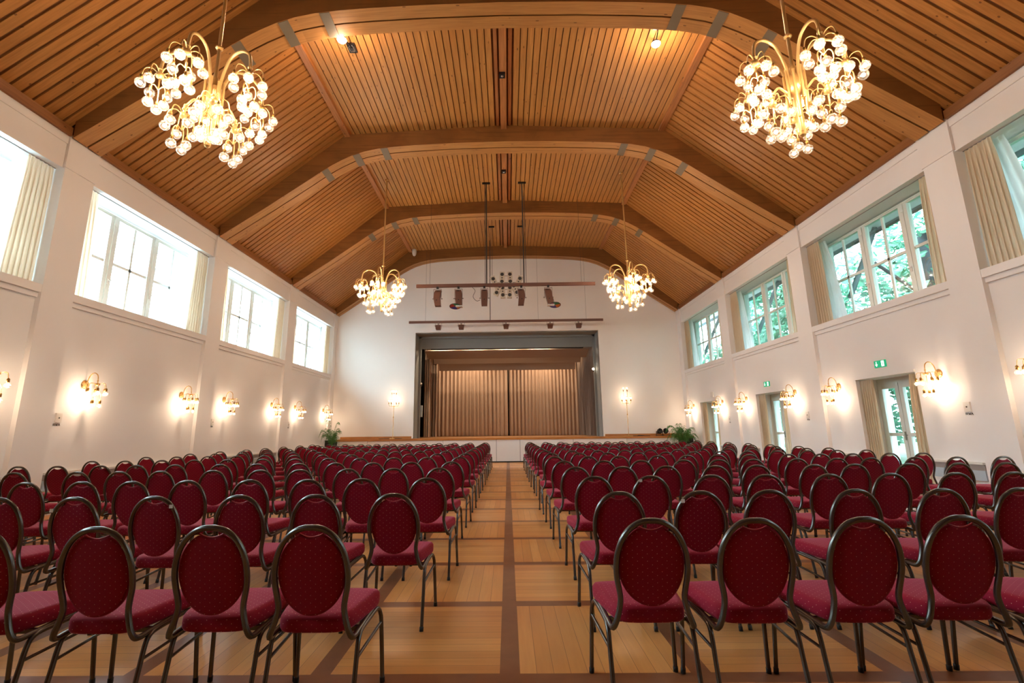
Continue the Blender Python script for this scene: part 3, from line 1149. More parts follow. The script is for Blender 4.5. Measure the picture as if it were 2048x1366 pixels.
def chandelier(x, y, label):
    """origin at the stem collar (z 6.75)"""
    ZK = 6.75
    zc = top_z(abs(x)) - .06 - ZK
    r = thing('chandelier', label, 'chandelier', (x, y, ZK), 0, 'brass globe chandeliers')
    obj('stem', MB().tube([(0, 0, -.55), (0, 0, .0), (0, 0, zc)], .024, 10).tube([(0, 0, -1.55), (0, 0, -.5)], .045, 10), 'brass_tube', r)
    obj('ceiling_rose', MB().lathe([(.02, -.06), (.06, -.03), (.07, 0)], (0, 0, zc), 16), 'brass', r)
    obj('collar', MB().ball((0, 0, 0), .055, 12, 0, .6), 'brass', r)
    body = MB()
    body.lathe([(.045, -.62), (.10, -.66), (.11, -.80), (.10, -.92), (.045, -.95)], (0, 0, 0), 12)
    for k in range(8):
        a = k * pi / 4 + .2
        body.tube([(cos(a) * .12, sin(a) * .12, -.55 - .05 * (k % 2)), (cos(a) * .12, sin(a) * .12, -1.05 - .28 * (k % 2))], .018, 6)
    body.lathe([(.05, -1.5), (.03, -1.56), (.0001, -1.58)], (0, 0, 0), 10)
    obj('body', body, 'brass_tube', r)
    arms = [(-90, .60, -.60, .0), (-18, .62, -.60, .0), (54, .64, -.60, .0), (126, .64, -.60, .0), (198, .66, -.60, .0),
            (-55, .36, -1.10, 1), (65, .36, -1.10, 1), (185, .36, -1.10, 1)]
    for (az, rad, hz, lo) in arms:
        a = radians(az)
        d = Vector((cos(a), sin(a), 0))
        pk = hz + (.42 if not lo else .26)
        s0 = Vector((0, 0, -.85 if not lo else -1.2)) + d * .09
        pts = crv([s0, s0 + Vector((0, 0, .28)) + d * .02, d * (rad * .38) + Vector((0, 0, pk - .07)), d * (rad * .68) + Vector((0, 0, pk)), d * (rad * .93) + Vector((0, 0, pk - .09)), d * rad + Vector((0, 0, hz + .16)), d * rad + Vector((0, 0, hz))], 6)
        arm = MB().tube(pts, .021 if not lo else .017, 8)
        arm.ball(d * rad + Vector((0, 0, hz + .10)), .034, 10, 0, .6)
        ao = obj('arm', arm, 'brass_tube', r)
        sp = MB()
        h = d * rad + Vector((0, 0, hz))
        sp.lathe([(.0001, .05), (.045, .035), (.05, -.03), (.0001, -.05)], h, 12)
        cs = spray(sp, h, .20, .13, 6, a + .3, .40, .0075, .02)
        obj('hub_with_branches', sp, ['brass_tube', 'dark_brass'], ao)
        for c in cs:
            put_globe(c + Vector((0, 0, -.03)), r)
        if not lo:
            lamp_light(r, h + Vector((0, 0, -.27)), P_CHANDELIER)
    return r


chandelier(-4.04, 5.90, 'large brass globe chandelier nearest the camera, left side of the ceiling')
chandelier(4.02, 5.91, 'large brass globe chandelier nearest the camera, right side of the ceiling')
chandelier(-4.06, 15.30, 'brass globe chandelier nearer the stage, hanging left of the lighting bar')
chandelier(3.97, 15.15, 'brass globe chandelier nearer the stage, hanging right of the lighting bar')


def sconce(sx, y, label):
    r = thing('wall_sconce', label, 'wall lamp', (sx * XP, y, 2.32), 0, 'brass wall sconces')
    e = -sx
    obj('wall_plate', MB().lathe([(.0001, .03), (.035, .03), (.075, .02), (.085, .0)], (0, 0, 0), 20, 0, (e, 0, 0)), 'brass', r)
    arm = MB().tube(crv([(e * .02, 0, -.03), (e * .045, 0, .06), (e * .075, 0, .16), (e * .15, 0, .225), (e * .225, 0, .18), (e * .245, 0, .08), (e * .245, 0, .0)], 6), .009, 8)
    arm.ball((e * .245, 0, .07), .018, 8, 0, .6)
    obj('arm', arm, 'brass', r)
    sp = MB()
    h = Vector((e * .245, 0, 0))
    sp.lathe([(.0001, .03), (.04, .02), (.045, -.01), (.0001, -.03)], h, 12)
    cs = spray(sp, h, .155, .135, 6, .3, .36, .0045, .021, 1, .03)
    obj('hub_with_branches', sp, ['brass', 'dark_brass'], r)
    for c in cs:
        put_globe(c + Vector((0, 0, -.01)), r, False)
    lamp_light(r, h + Vector((0, 0, -.20)), P_SCONCE)


PAIRS = [(4.60, 7.38), (9.255, 12.08), (13.94, 16.80), (18.68, 21.58)]
for side, sx in (('left', -1), ('right', 1)):
    for bi, (p, q) in enumerate(PAIRS):
        for k, y in enumerate((p, q)):
            if bi == 0 and k == 0:
                continue
            bn = {0: 'foremost bay at the picture edge', 1: 'second bay', 2: 'third bay', 3: 'bay next to the stage'}[bi]
            sconce(sx, y, 'lit brass wall sconce on the %s wall, %s%s' % (side, bn, '' if bi == 0 else (', camera end' if k == 0 else ', stage end')))


def standing(x, y, label):
    r = thing('standing_lamp', label, 'floor lamp', (x, y, SZ), 0, 'brass standing lamps')
    obj('base', MB().lathe([(.0001, .03), (.19, .02), (.20, 0)], (0, 0, 0), 24), 'brass', r)
    st = MB().tube([(0, 0, .02), (0, 0, 1.44)], .013, 8)
    st.lathe([(.012, .0), (.03, .03), (.012, .06)], (0, 0, .92), 10)
    st.lathe([(.012, .0), (.02, .02), (.012, .04)], (0, 0, 1.35), 10)
    obj('pole', st, 'brass', r)
    sp = MB()
    h = Vector((0, 0, 1.44))
    sp.lathe([(.0001, -.04), (.03, -.02), (.035, .02), (.0001, .04)], h, 12)
    cs = spray(sp, h, .22, .16, 6, .2, .60, .006, .022, -1, .0)
    obj('hub_with_branches', sp, ['brass', 'dark_brass'], r)
    for c in cs:
        c = Vector(c)
        put_globe(c + Vector((0, 0, .045)), r)
    lamp_light(r, (0, 0, 1.70), P_STANDING)


standing(-5.16, 22.2, 'tall brass standing lamp with clustered globes on the stage edge, left of the opening')
standing(5.36, 22.2, 'tall brass standing lamp with clustered globes on the stage edge, right of the opening')
o = obj('floor_box', MB().box(-5.75, -4.75, 22.05, 22.2, SZ, SZ + .02), 'black_metal')
tag(o, 'flat black cable strip lying on the stage edge by the left standing lamp', 'cable cover')
r = thing('cable', 'dark cable coiled on the stage edge beside the right standing lamp', 'cable', (5.8, 22.15, SZ))
obj('coil', MB().tube(crv([(-.3, 0, .012), (0, .08, .012), (.25, -.03, .012), (.1, -.1, .03), (-.05, 0, .03), (.3, .08, .012), (.5, 0, .012)]), .012, 6), 'cable', r)

# ceiling flood lamps, fire detectors, oval lamp
for nm, x, y, fy, e in (('left', -3.41, 9.40, 8.78, .42), ('right', 3.37, 8.93, 9.20, .31)):
    r = thing('flood_lamp', 'bright ceiling flood lamp with square bracket, %s of the ridge' % nm, 'lamp', (x, y, top_z(abs(x)) - .055), 0, 'ceiling flood lamps')
    obj('bracket', MB().box(-.09, .09, -.13, .13, -.05, -.01), 'black_metal', r)
    obj('frame', MB().box(-.065, -.045, -.09, .09, -.06, -.05).box(.045, .065, -.09, .09, -.06, -.05).box(-.065, .065, -.09, -.07, -.06, -.05).box(-.065, .065, .07, .09, -.06, -.05), 'chrome', r)
    dy = fy - y
    obj('arm', MB().tube([(0, 0, -.04), (0, dy * .5, -.16), (0, dy, -e + .05)], .012), 'black_metal', r)
    obj('lamp_head', MB().lathe([(.04, .06), (.085, .03), (.10, -.02)], (0, dy, -e + .05), 16), 'black_metal', r)
    obj('lens', MB().ball((0, dy, -e + .03), .095, 14, 0, .6), 'spot_face', r)
    lamp_light(r, (0, dy, -e - .12), P_SPOT, .06)
for k, y in enumerate((10.4, 14.95)):
    r = thing('smoke_detector', 'small dark smoke detector on the ridge beam, %s' % ('nearer the camera' if k == 0 else 'nearer the stage'), 'smoke detector', (-.02, y, RZ - .15), 0, 'ridge detectors')
    obj('case', MB().box(-.075, .075, -.08, .08, -.06, 0), 'black_metal', r)
    obj('lens', MB().ball((0, 0, -.06), .035, 10, 0, .5), 'chrome', r)
r = thing('oval_wall_lamp', 'white oval lamp fixed to the last ceiling arch, left side', 'lamp', (-4.35, 21.95, 9.75))
obj('shade', MB().lathe([(.0001, -.22), (.06, -.19), (.10, -.10), (.11, 0), (.10, .10), (.06, .19), (.0001, .22)], (0, -.06, 0), 16), 'white_plastic', r)
obj('mount', MB().box(-.05, .05, -.03, .08, -.04, .04), 'black_metal', r)

# ------------------------------------------------------------------ lighting bars and loudspeakers


def wire(x, y, z0, z1, rad, name, par):
    obj(name, MB().tube([(x, y, z0), (x, y, z1)], rad, 6), 'cable', par)


YB = 15.9
bar = thing('lighting_bar', 'long brown lighting bar hung on dark rods in front of the loudspeaker cluster', 'lighting bar', (0, YB, 6.215))
obj('beam', MB().box(-3.055, 3.03, -.04, .04, -.055, .055), 'bar_brown', bar)
for x in (-.655, .62):
    obj('rod', MB().tube([(x, 0, .05), (x, 0, top_z(abs(x)) - 6.215 - .062)], .022, 8), 'cable', bar)
    obj('rod_anchor', MB().box(x - .14, x + .14, -.03, .03, top_z(.6) - 6.215 - .12, top_z(.6) - 6.215 - .065), 'black_metal', bar)
    wire(x + (.07 if x > 0 else -.05), 0, .05, 3.80, .010, 'power_cable', bar)
for x in (-2.60, 2.57):
    wire(x, 0, .05, top_z(abs(x)) - 6.215 - .062, .004, 'wire', bar)
obj('power_cable', MB().tube(crv([(-1.15, 0, -.06), (-1.05, -.02, -.2), (-1.12, 0, -.4), (-1.0, 0, -.55), (-.88, 0, -.52)]), .008, 5), 'cable', bar)


def profile_spot(x, tilt_x, label, wheel=0):
    r = thing('profile_spotlight', label, 'stage light', (x, YB, 6.16), 0, 'spotlights under the front bar')
    obj('clamp', MB().box(-.035, .035, -.05, .05, -.05, .02), 'black_metal', r)
    yk = MB().box(-.135, .135, -.012, .012, -.07, -.055)
    yk.box(-.135, -.12, -.015, .015, -.42, -.06).box(.12, .135, -.015, .015, -.42, -.06)
    yk.tube([(-.17, 0, -.40), (-.13, 0, -.40)], .02, 6).tube([(.13, 0, -.40), (.17, 0, -.40)], .02, 6)
    obj('yoke', yk, 'warm_grey', r)
    b = MB()
    t = tilt_x
    top = Vector((-t * .05, .06, -.10))
    mid = Vector((t * .03, 0, -.38))
    bot = Vector((t * .02 - .0, -.06, -.68))
    if t: bot = Vector((t * .10, -.06, -.68)) if wheel else Vector((-t * .05, -.06, -.68))
    prev = None
    secs = []
    for c, hw, hd in ((top, .10, .08), (Vector((top.x * .4 + mid.x * .6, .03, -.2)), .108, .10), (mid, .108, .10), (bot, .095, .09)):
        secs.append([c + Vector((i * hw, j * hd, 0)) for i, j in ((-1, -1), (1, -1), (1, 1), (-1, 1))])
    vs = [v for s in secs for v in s]
    fs = [(0, 3, 2, 1), (12, 13, 14, 15)]
    for k in range(3):
        for j in range(4):
            fs.append((k * 4 + j, k * 4 + (j + 1) % 4, (k + 1) * 4 + (j + 1) % 4, (k + 1) * 4 + j))
    b.add(vs, fs)
    obj('housing', b, 'lamp_brown', r)
    obj('knob', MB().lathe([(.018, 0), (.018, .03), (.0001, .03)], (mid.x, -.1, -.47), 8, 0, (0, -1, 0)), 'black_metal', r)
    obj('socket_plate', MB().box(top.x - .05, top.x + .05, -.045, -.03, -.17, -.12), 'black_metal', r)
    if wheel:
        cx = bot.x + wheel * .13
        cc = Vector((cx, -.10, -.70))
        ax = Vector((0, -.28, -.96)).normalized()
        u = Vector((1, 0, 0))
        v = ax.cross(u).normalized()
        w = MB()
        R = .185
        for k in range(4):
            pts = [cc] + [cc + (u * cos(a) + v * sin(a)) * R for a in [pi / 2 * k + pi / 2 * q / 8 + .4 for q in range(9)]]
            w.poly(pts, k)
            w.poly([p - ax * .008 for p in pts][::-1], k)
        ring = [cc + (u * cos(a) + v * sin(a)) * R for a in [2 * pi * q / 28 for q in range(28)]]
        obj('colour_wheel', w, ['gel_green', 'gel_red', 'gel_blue', 'gel_amber'], r)
        obj('wheel_rim', MB().tube(ring, .010, 6, closed=True), 'black_metal', r)
        obj('wheel_bracket', MB().tube([mid + Vector((wheel * .12, 0, 0)), cc], .008, 5), 'chrome', r)
        obj('lens_hood', MB().box(bot.x - .11, bot.x + .11, -.17, .03, -.72, -.68), 'white_plastic', r)


profile_spot(-2.33, -.6, 'brown box spotlight at the left end of the front lighting bar')
profile_spot(-1.615, .3, 'brown box spotlight with a colour wheel, left half of the front bar', -1)
profile_spot(-.735, -.0, 'brown box spotlight without wheel, just left of the loudspeaker cluster')
profile_spot(.52, .5, 'brown box spotlight without wheel, just right of the loudspeaker cluster')
profile_spot(1.435, .7, 'brown box spotlight with a colour wheel, right end of the front bar', 1)

YB2 = 21.3
bar = thing('lighting_bar', 'long brown lighting bar hung just above the proscenium opening', 'lighting bar', (0, YB2, 6.17))
obj('beam', MB().box(-4.39, 4.33, -.035, .035, -.05, .05), 'bar_brown', bar)
for x in (-3.65, 3.58, 1.43):
    wire(x, 0, .05, top_z(abs(x)) - 6.17 - .062, .004, 'wire', bar)
wire(-.73, 0, .05, top_z(.73) - 6.17 - .062, .018, 'rod', bar)
for k, x in enumerate((-3.06, -2.03, -.02, 1.955, 3.23)):
    r = thing('fresnel_light', 'small brown stage light on the rear bar, %s' % ('far left', 'second from the left', 'in the middle', 'second from the right', 'far right')[k], 'stage light', (x, YB2, 6.12), 0, 'small lights on the rear bar')
    yk = MB().box(-.15, -.138, -.01, .01, -.12, .06).box(.138, .15, -.01, .01, -.12, .06)
    yk.box(-.19, .19, -.012, .012, -.13, -.115).box(-.03, .03, -.05, .05, -.13, .0)
    obj('yoke', yk, 'warm_grey', r)
    h = MB()
    h.add([(-.125, -.12, -.11), (.125, -.12, -.11), (.125, .12, -.11), (-.125, .12, -.11), (-.10, -.15, -.31), (.10, -.15, -.31), (.10, .08, -.31), (-.10, .08, -.31)],
          [(0, 1, 2, 3), (7, 6, 5, 4), (0, 4, 5, 1), (1, 5, 6, 2), (2, 6, 7, 3), (3, 7, 4, 0)])
    h.box(-.135, .135, -.16, -.12, -.20, -.18)
    obj('housing', h, 'lamp_brown', r)
    obj('screw', MB().ball((-.07, -.135, -.14), .014, 8), 'chrome', r)

# loudspeaker cluster
YS = 19.7
cl = thing('speaker_cluster', 'hanging cluster of white line loudspeakers with dark round drivers', 'loudspeaker', (.03, YS, 7.37))
for side in (-1, 1):
    wire(side * .60, 0, .42, top_z(.6) - 7.37 - .065, .008, 'suspension_cable', cl)
    wire(side * .66, 0, .42, top_z(.6) - 7.37 - .065, .006, 'suspension_cable', cl)
    obj('cable_anchor', MB().box(side * .62 - .12, side * .62 + .12, -.03, .03, top_z(.6) - 7.37 - .12, top_z(.6) - 7.37 - .065), 'black_metal', cl)


def line_box(cx, cz, ang, par, yy=0.):
    c, s = cos(ang), sin(ang)
    U = Vector((c, 0, s))
    V = Vector((-s, 0, c))
    C = Vector((cx, yy, cz))
    b = obj('speaker_box', MB().obox(C, U * .10, Vector((0, .09, 0)), V * .27), 'speaker_white', par)
    d = MB()
    for q in (-.155, .155):
        p = C + V * q + Vector((0, -.092, 0))
        d.lathe([(.078, 0), (.070, .008), (.066, .004)], p, 18, 1, (0, -1, 0))
        d.lathe([(.066, .004), (.03, -.0), (.0001, .006)], p, 18, 0, (0, -1, 0))
    d.obox(C + Vector((0, -.092, 0)), U * .03, Vector((0, .003, 0)), V * .024, 0)
    obj('drivers', d, ['speaker_cone', 'speaker_rim'], b)


for sx in (-1, 1):
    line_box(sx * .17 - .02, .29, sx * .04, cl)
    line_box(sx * .15 - .02, -.30, -sx * .04, cl)
    line_box(sx * .50, .10, -sx * .42, cl, -.04)
    line_box(sx * .36, -.22, sx * .42, cl, -.04)
fr = MB().box(-.4, .4, -.0, .03, .10, .125).box(-.09, .09, -.0, .03, .40, .415).box(-.08, .08, 0, .03, -.20, -.185).box(-.08, .08, 0, .03, -.42, -.405)
obj('mounting_frame', fr, 'warm_grey', cl)

# ------------------------------------------------------------------ par cans and plants at the stage ends
for k, (x, y, z) in enumerate(((6.72, 22.15, SZ), (7.0, 22.15, SZ), (7.66, 22.2, SZ))):
    r = thing('par_can', ('left one of two black par lamps standing on the stage edge', 'right one of two black par lamps standing on the stage edge', 'black par lamp on the stage edge behind the palm fronds')[k], 'stage light', (x, y, z), 0, 'black par lamps')
    b = MB()
    ax = Vector((.25 * (1 if k != 1 else -.6), -.75, .28)).normalized()
    c = Vector((0, .02, .19))
    b.lathe([(.0001, -.15), (.07, -.15), (.085, -.06), (.11, .0), (.115, .10), (.105, .10), (.09, .02), (.0001, .01)], c, 16, 0, ax)
    obj('housing', b, 'black_metal', r)
    s = MB().box(-.15, -.135, -.015, .015, .02, .20).box(.135, .15, -.015, .015, .02, .20)
    s.tube([(-.14, -.12, .01), (-.14, .14, .01)], .01, 6).tube([(.14, -.12, .01), (.14, .14, .01)], .01, 6).box(-.15, .15, -.02, .02, .01, .025)
    obj('stand', s, 'black_metal', r)


def frond(mb, base, az, length, rise, droop, nleaf, lw, ll, seed):
    rnd = random.Random(seed)
    d = Vector((cos(az), sin(az), 0))
    pts = []
    for i in range(12):
        t = i / 11
        pts.append(Vector(base) + d * length * (t ** 1.15) + Vector((0, 0, rise * (1 - (1 - t) ** 2) - droop * t ** 3)))
    mb.tube(pts, [.008 * (1 - i / 13) + .002 for i in range(12)], 5, 1)
    side = Vector((-d.y, d.x, 0))
    for i in range(nleaf):
        t = .28 + .72 * i / (nleaf - 1)
        k = min(10, int(t * 11))
        p = pts[k].lerp(pts[k + 1], t * 11 - k)
        tang = (pts[k + 1] - pts[k]).normalized()
        for s in (-1, 1):
            l = ll * (1 - abs(t - .6) * .8) * rnd.uniform(.8, 1.1)
            dr = (side * s * .8 + tang * .7 + Vector((0, 0, rnd.uniform(-.35, .05)))).normalized()
            q = p + dr * l * .55 + Vector((0, 0, .01))
            e = p + dr * l + Vector((0, 0, -l * .35))
            wv = tang * lw
            mb.add([p, q - wv, e, q + wv], [(0, 1, 2, 3)], 0)


def palm(x, y, seed, n, H, spread, label, side_bias=0., tall=None):
    r = thing('potted_palm', label, 'potted plant', (x, y, 0), 0, None)
    obj('pot', MB().lathe([(.0001, .0), (.17, .0), (.21, .34), (.225, .36), (.20, .36), (.19, .32), (.0001, .32)], (0, 0, 0), 20), 'pot', r)
    rnd = random.Random(seed)
    m = MB()
    st = MB()
    for k in range(6):
        a = 2 * pi * k / 6
        st.tube(crv([(cos(a) * .04, sin(a) * .04, .3), (cos(a) * .06, sin(a) * .06, .55), (cos(a) * .10, sin(a) * .10, .75)]), .012, 6)
    obj('stems', st, 'palm_leaf', r)
    for k in range(n):
        az = 2 * pi * k / n + rnd.uniform(-.3, .3)
        frond(m, (rnd.uniform(-.04, .04), rnd.uniform(-.04, .04), .45), az, spread * rnd.uniform(.5, 1.1), H * rnd.uniform(.65, 1.), H * rnd.uniform(.15, .5), 16, .011, .22, seed * 50 + k)
    if tall:
        for (az, ln, rise, dp) in tall:
            frond(m, (0, 0, .4), az, ln, rise, dp, 16, .012, .20, seed + int(az * 10))
    obj('fronds', m, 'palm_leaf', r)
    return r


palm(-7.55, 21.2, 3, 16, 1.30, .45, 'feathery green palm in the left corner in front of the stage', tall=[(2.7, .35, 1.60, .1), (.6, .25, 1.45, .1)])
palm(7.36, 21.12, 8, 26, 1.25, .60, 'bushy green palm in the right corner in front of the stage', tall=[(2.9, .62, 1.35, .45), (1.7, .3, 1.15, .2), (.2, .7, .9, .55)])

# ------------------------------------------------------------------ banquet chairs


def build_chair():
    root = thing('banquet_chair', '', 'chair')
    R = [(.205, .36, .414), (.205, .20, .408), (.204, .10, .402), (.202, .05, .400), (.197, .022, .412), (.184, .012, .445), (.169, .012, .49), (.160, .012, .54), (.1655, .006, .585), (.1755, -.004, .64), (.1785, -.018, .70), (.170, -.030, .765), (.148, -.040, .825), (.114, -.048, .873), (.072, -.054, .9035), (.032, -.057, .9160), (0, -.058, .9175)]
    full = R + [(-x, y, z) for x, y, z in R[::-1][1:]]
    obj('back_frame', MB().tube(crv(full, 4), .0145, 8), 'chair_metal', root)

    def yb(z):
        for (x0, y0, z0), (x1, y1, z1) in zip(R[6:], R[7:]):
            if z0 <= z <= z1:
                return y0 + (y1 - y0) * (z - z0) / (z1 - z0)
        return .012 if z < .5 else -.058
    # backrest cushion
    n = 60
    out = []
    for i in range(n):
        a = 2 * pi * i / n
        x, z = .1665 * cos(a), .700 + .198 * sin(a)
        if z > .75 and abs(x) < .066:
            z = .870 + .018 * (x / .062) ** 2
        out.append((x, z))
    m = MB()
    lay = [(1.0, .0), (.985, .014), (.93, .020), (.6, .024), (.0, .026)]
    cz = .70
    for sgn in (1, -1):
        vs = []
        for s, th in lay[:-1]:
            for (x, z) in out:
                X, Z = x * s, cz + (z - cz) * s
                vs.append((X, yb(Z) + .004 + (X * X) * .35 + sgn * th * (1.0 if sgn > 0 else .55), Z))
        vs.append((0, yb(cz) + .004 + sgn * .026 * (1. if sgn > 0 else .55), cz))
        fs = []
        for l in range(len(lay) - 2):
            for i in range(n):
                j = (i + 1) % n
                q = (l * n + i, l * n + j, (l + 1) * n + j, (l + 1) * n + i)
                fs.append(q if sgn < 0 else q[::-1])
        L0 = (len(lay) - 2) * n
        for i in range(n):
            q = (L0 + i, L0 + (i + 1) % n, len(vs) - 1)
            fs.append(q if sgn < 0 else q[::-1])
        m.add(vs, fs, 0, True)
    obj('backrest', m, 'red_fabric', root, uv=True)
    ridge = [(x, yb(.87) + .004 + x * x * .35, .870 + .018 * (x / .062) ** 2) for x in [(-.062 + .124 * i / 12) for i in range(13)]]
    obj('backrest_piping', MB().tube(ridge, .0055, 6), 'red_piping', root)
    # seat cushion
    ol = [(.0, .030), (.08, .032), (.135, .042), (.168, .068), (.186, .115), (.205, .22), (.222, .34), (.230, .41), (.222, .452), (.195, .474), (.12, .486), (0, .490)]
    ol = ol + [(-x, y) for x, y in ol[::-1][1:-1]]
    ol = [tuple(p) for p in [(v.x, v.y) for v in crv([(x, y, 0) for x, y in ol + [ol[0]]], 3)][:-1]]
    n = len(ol)
    cx, cy = 0, .27
    rings = [(.965, .420), (.995, .432), (1.0, .455), (.995, .478), (.955, .492), (.80, .498), (.45, .501)]
    m = MB()
    vs = []
    for s, z in rings:
        vs += [(cx + (x - cx) * s, cy + (y - cy) * s, z) for x, y in ol]
    vs += [(cx, cy, .502), (cx, cy, .418)]
    fs = []
    for l in range(len(rings) - 1):
        for i in range(n):
            j = (i + 1) % n
            fs.append((l * n + i, (l + 1) * n + i, (l + 1) * n + j, l * n + j))
    T = (len(rings) - 1) * n
    for i in range(n):
        j = (i + 1) % n
        fs.append((T + i, len(vs) - 2, T + j))
        fs.append((j, len(vs) - 1, i))
    if True:
        m.add(vs, fs, 0, True)
    obj('seat', m, 'red_fabric', root, uv=True)
    # legs
    for sx in (-1, 1):
        front = crv([(sx * .242, .505, .0), (sx * .232, .478, .30), (sx * .228, .462, .365), (sx * .222, .43, .398), (sx * .217, .38, .405), (sx * .214, .27, .402)], 4)
        rear = crv([(sx * .214, .0, .0), (sx * .214, .058, .24), (sx * .214, .082, .345), (sx * .214, .105, .385), (sx * .214, .15, .400), (sx * .214, .27, .402)], 4)
        for p in (front, rear):
            lg = obj('leg', MB().tube(p, .0122, 8), 'chair_metal', root)
            b = p[0]
            d = (p[2] - p[0]).normalized()
            obj('rubber_foot', MB().lathe([(.0001, 0), (.0145, 0), (.0145, .028), (.012, .030)], b, 8, 0, tuple(d)), 'rubber', lg)
        obj('stretcher', MB().tube([(sx * .214, .070, .295), (sx * .231, .476, .315)], .0085, 6), 'chair_metal', root)
    obj('seat_frame', MB().box(-.214, .214, .13, .155, .395, .415).box(-.222, .222, .39, .415, .395, .415).box(-.02, .02, .15, .40, .394, .414), 'chair_metal', root)
    return root


CH = build_chair()
# column positions measured for each row: (left block xs, right block xs, y of the chair backs left / right)
COLS_L = [-.85, -1.42, -1.99, -2.57, -3.14, -3.71, -4.28, -4.88, -5.46, -6.05, -6.66, -7.26]
COLS_R = [.79, 1.37, 1.92, 2.49, 3.04, 3.62, 4.13, 4.69, 5.19, 5.75, 6.33, 6.84]
ROWS = {
    1: ([-.965, -1.465, -2.02, -2.60], 2.50, [.71, 1.22, 1.755, 2.25, 2.80], 2.59),
    2: ([-.84, -1.40, -1.965, -2.58, -3.165, -3.75, -4.3], 3.69, [.79, 1.37, 1.87, 2.48, 3.08, 3.63, 4.2], 3.67),
    3: ([-.79, -1.42, -1.93, -2.51, -3.12, -3.64, -4.15, -4.68, -5.25], 4.86, [.82, 1.36, 1.945, 2.46, 3.05, 3.63, 4.24, 4.79, 5.4], 4.87),
    4: ([-.85, -1.41, -1.98, -2.56, -3.05, -3.65, -4.29, -4.80, -5.33, -6.12, -6.66], 6.17, [.81, 1.37, 1.90, 2.48, 2.98, 3.65, 4.12, 4.78, 5.35, 5.92, 6.6], 6.08),
    5: ([-.84, -1.43, -1.99, -2.55, -3.09, -3.72, -4.25, -4.93, -5.50, -6.05, -6.69, -7.30], 7.38, [.80, 1.37, 1.90, 2.51, 2.99, 3.49, 4.12, 4.68, 5.17, 5.80, 6.39, 7.03], 7.24),
    6: (None, 8.68, [.78, 1.34, 1.85, 2.49, 2.99, 3.50, 4.02, 4.66, 5.21, 5.73, 6.33, 6.88], 8.42),
    7: (None, 10.0, [.84, 1.37, 1.92, 2.50, 3.02, 3.56, 4.07, 4.58, 5.14, 5.72, 6.29, 6.85], 9.66),
    8: (None, 11.3, None, 10.75),
    9: (None, 12.5, None, 11.9),
    10: (None, 13.75, None, 13.1),
    11: (None, 14.85, None, 14.35),
    12: (None, 16.05, None, 15.6),
    13: (None, 17.35, None, 16.9),
    14: (None, 18.45, None, 18.2),
}
rnd = random.Random(11)
first = True
for row, (lx, ly, rx, ry) in ROWS.items():
    for side, xs, yy in (('left', lx or COLS_L, ly), ('right', rx or COLS_R, ry)):
        xs = list(xs)
        for q in range(1, len(xs)):
            if abs(xs[q]) - abs(xs[q - 1]) < .495:
                xs[q] = math.copysign(abs(xs[q - 1]) + .495, xs[q])
        measured = (lx if side == 'left' else rx) is not None
        for k, x in enumerate(xs):
            c = CH if first else copy_tree(CH)
            first = False
            jx = 0 if measured else rnd.uniform(-.008, .008)
            c.location = (x + jx, yy + .058 + rnd.uniform(-.035, .035) * (.5 if measured else 1), 0)
            c.rotation_euler = (0, 0, rnd.uniform(-.02, .02))
            rw = '%s row from the camera' % ORD[row] if row <= 7 else ('%s row from the stage' % ORD[15 - row] if row < 14 else 'row nearest the stage')
            if k < 6 or len(xs) < 12:
                pos = '%s chair %s of the aisle' % (ORD[k + 1], side)
            else:
                pos = '%s chair from the %s wall' % (ORD[12 - k], side)
            c['label'] = 'dotted red banquet chair, %s, %s' % (rw, pos)
            c['group'] = 'red banquet chairs in rows'
            tg = {(2, 'left', 4): (-.148, .838), (2, 'left', 3): (.135, .858), (2, 'right', 1): (-.13, .862), (3, 'right', 1): (-.10, .885), (1, 'left', 3): (.10, .885)}.get((row, side, k))
            if tg:
                obj('number_tag', MB().box(tg[0] - .012, tg[0] + .012, -.068, -.064, tg[1] - .012, tg[1] + .012), 'white_plastic', c)

# ------------------------------------------------------------------ outside
g = MB().box(XO, 60, -40, 70, -.6, -.22)
struct('ground', g, 'lawn')
g = MB().box(-60, -XO, -40, 70, -.6, -.22)
struct('pavement', g, 'paving')
for k, sx in enumerate((-1, 1)):
    m = MB()
    E1 = 1.0
    m.add([(sx * XO, Y_BACK - 1, 6.95), (sx * (XO + E1), Y_BACK - 1, 6.50), (sx * (XO + E1), 30, 6.50), (sx * XO, 30, 6.95),
           (sx * XO, Y_BACK - 1, 7.1), (sx * (XO + E1), Y_BACK - 1, 6.65), (sx * (XO + E1), 30, 6.65), (sx * XO, 30, 7.1)],
          [(0, 1, 2, 3), (4, 5, 6, 7), (1, 5, 6, 2), (0, 4, 5, 1), (3, 2, 6, 7), (0, 3, 7, 4)])
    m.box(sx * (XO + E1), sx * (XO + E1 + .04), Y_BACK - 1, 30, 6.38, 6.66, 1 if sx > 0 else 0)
    struct('roof_eaves_' + ('left' if sx < 0 else 'right'), m, ['eave_white', 'eave_dark'])
    for y in PIL[1:] + [22.1]:
        b = MB().tube([(sx * XO, y - .45, 4.6), (sx * (XO + .95), y - .45, 6.5)], .07, 4)
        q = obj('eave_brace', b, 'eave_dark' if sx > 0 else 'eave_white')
        q['kind'] = 'structure'
# neighbouring pale house on the left
m = MB().box(-30, -24, -10, 40, -.3, 9.5)
o = obj('neighbour_house', m, 'house_wall')
tag(o, 'pale building far outside beyond the left windows', 'house')


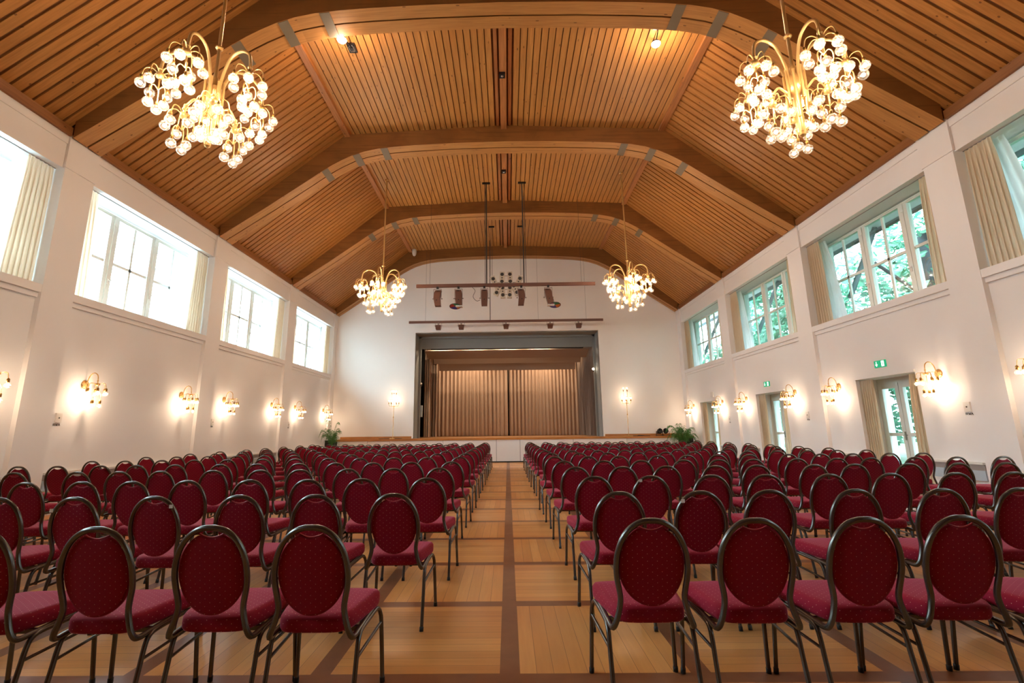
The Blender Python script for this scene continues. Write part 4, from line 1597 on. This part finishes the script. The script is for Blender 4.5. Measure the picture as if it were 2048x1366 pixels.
def tree(x, y, h, cr, seed, label, trunk_r=.22, leaves=2600, cz=.6):
    r = thing('garden_tree', label, 'tree', (x, y, -.25), 0, 'trees outside the right windows')
    rn = random.Random(seed)
    t = MB().tube(crv([(0, 0, 0), (.05, .1, h * .25), (-.05, .05, h * .5), (.1, 0, h * .8)]), trunk_r, 8)
    for k in range(6):
        a = rn.uniform(0, 6.28)
        z = h * rn.uniform(.35, .6)
        t.tube(crv([(0, 0, z), (cos(a) * cr * .35, sin(a) * cr * .35, z + .6), (cos(a) * cr * .75, sin(a) * cr * .75, z + 1.3)]), .05, 5)
    obj('trunk', t, 'bark', r)
    m = MB()
    blobs = [(Vector((rn.gauss(0, cr * .42), rn.gauss(0, cr * .42), h * cz + rn.gauss(0, h * .2))), cr * rn.uniform(.28, .5)) for _ in range(26)]
    vs, fs = [], []
    for i in range(leaves):
        c, br = rn.choice(blobs)
        d = Vector((rn.gauss(0, 1), rn.gauss(0, 1), rn.gauss(0, .8))).normalized()
        p = c + d * br * rn.uniform(.6, 1.)
        u = Vector((rn.gauss(0, 1), rn.gauss(0, 1), rn.gauss(0, 1))).normalized()
        v = u.orthogonal().normalized()
        s = rn.uniform(.09, .22)
        o_ = len(vs)
        vs += [p - u * s, p + v * s * .6, p + u * s, p - v * s * .6]
        fs.append((o_, o_ + 1, o_ + 2, o_ + 3))
    m.add(vs, fs)
    obj('crown', m, 'tree_leaf', r)


TR = [(14.2, 7.2, 9.5, 3.0), (13.2, 12.3, 9, 2.6), (16.5, 17.5, 10.5, 3.4), (14.0, 22.5, 9, 2.8), (18.5, 26.5, 10, 3.4), (20, 9.5, 11, 3.6), (21, 15, 11, 3.8), (17, 2.5, 10, 3.2), (24, 24, 12, 4.2), (19, 34, 12, 4.2)]
WHERE = ['outside the foremost right window', 'outside the second right window', 'outside the third right window', 'outside the right window by the stage', 'further back past the last right window', 'in the second line behind the foremost tree', 'in the second line behind the middle trees', 'nearest the camera beyond the right wall', 'far back beyond the right windows', 'farthest away beyond the stage end']
for i, (x, y, h, c) in enumerate(TR):
    tree(x, y, h, c, 40 + i, 'leafy green tree ' + WHERE[i], leaves=9000, cz=(.62 if i < 4 else .45))
tree(11.6, 12.9, 8.5, 1.6, 90, 'tree with a thick pale trunk close outside the nearest visible garden door', .34, 1200)
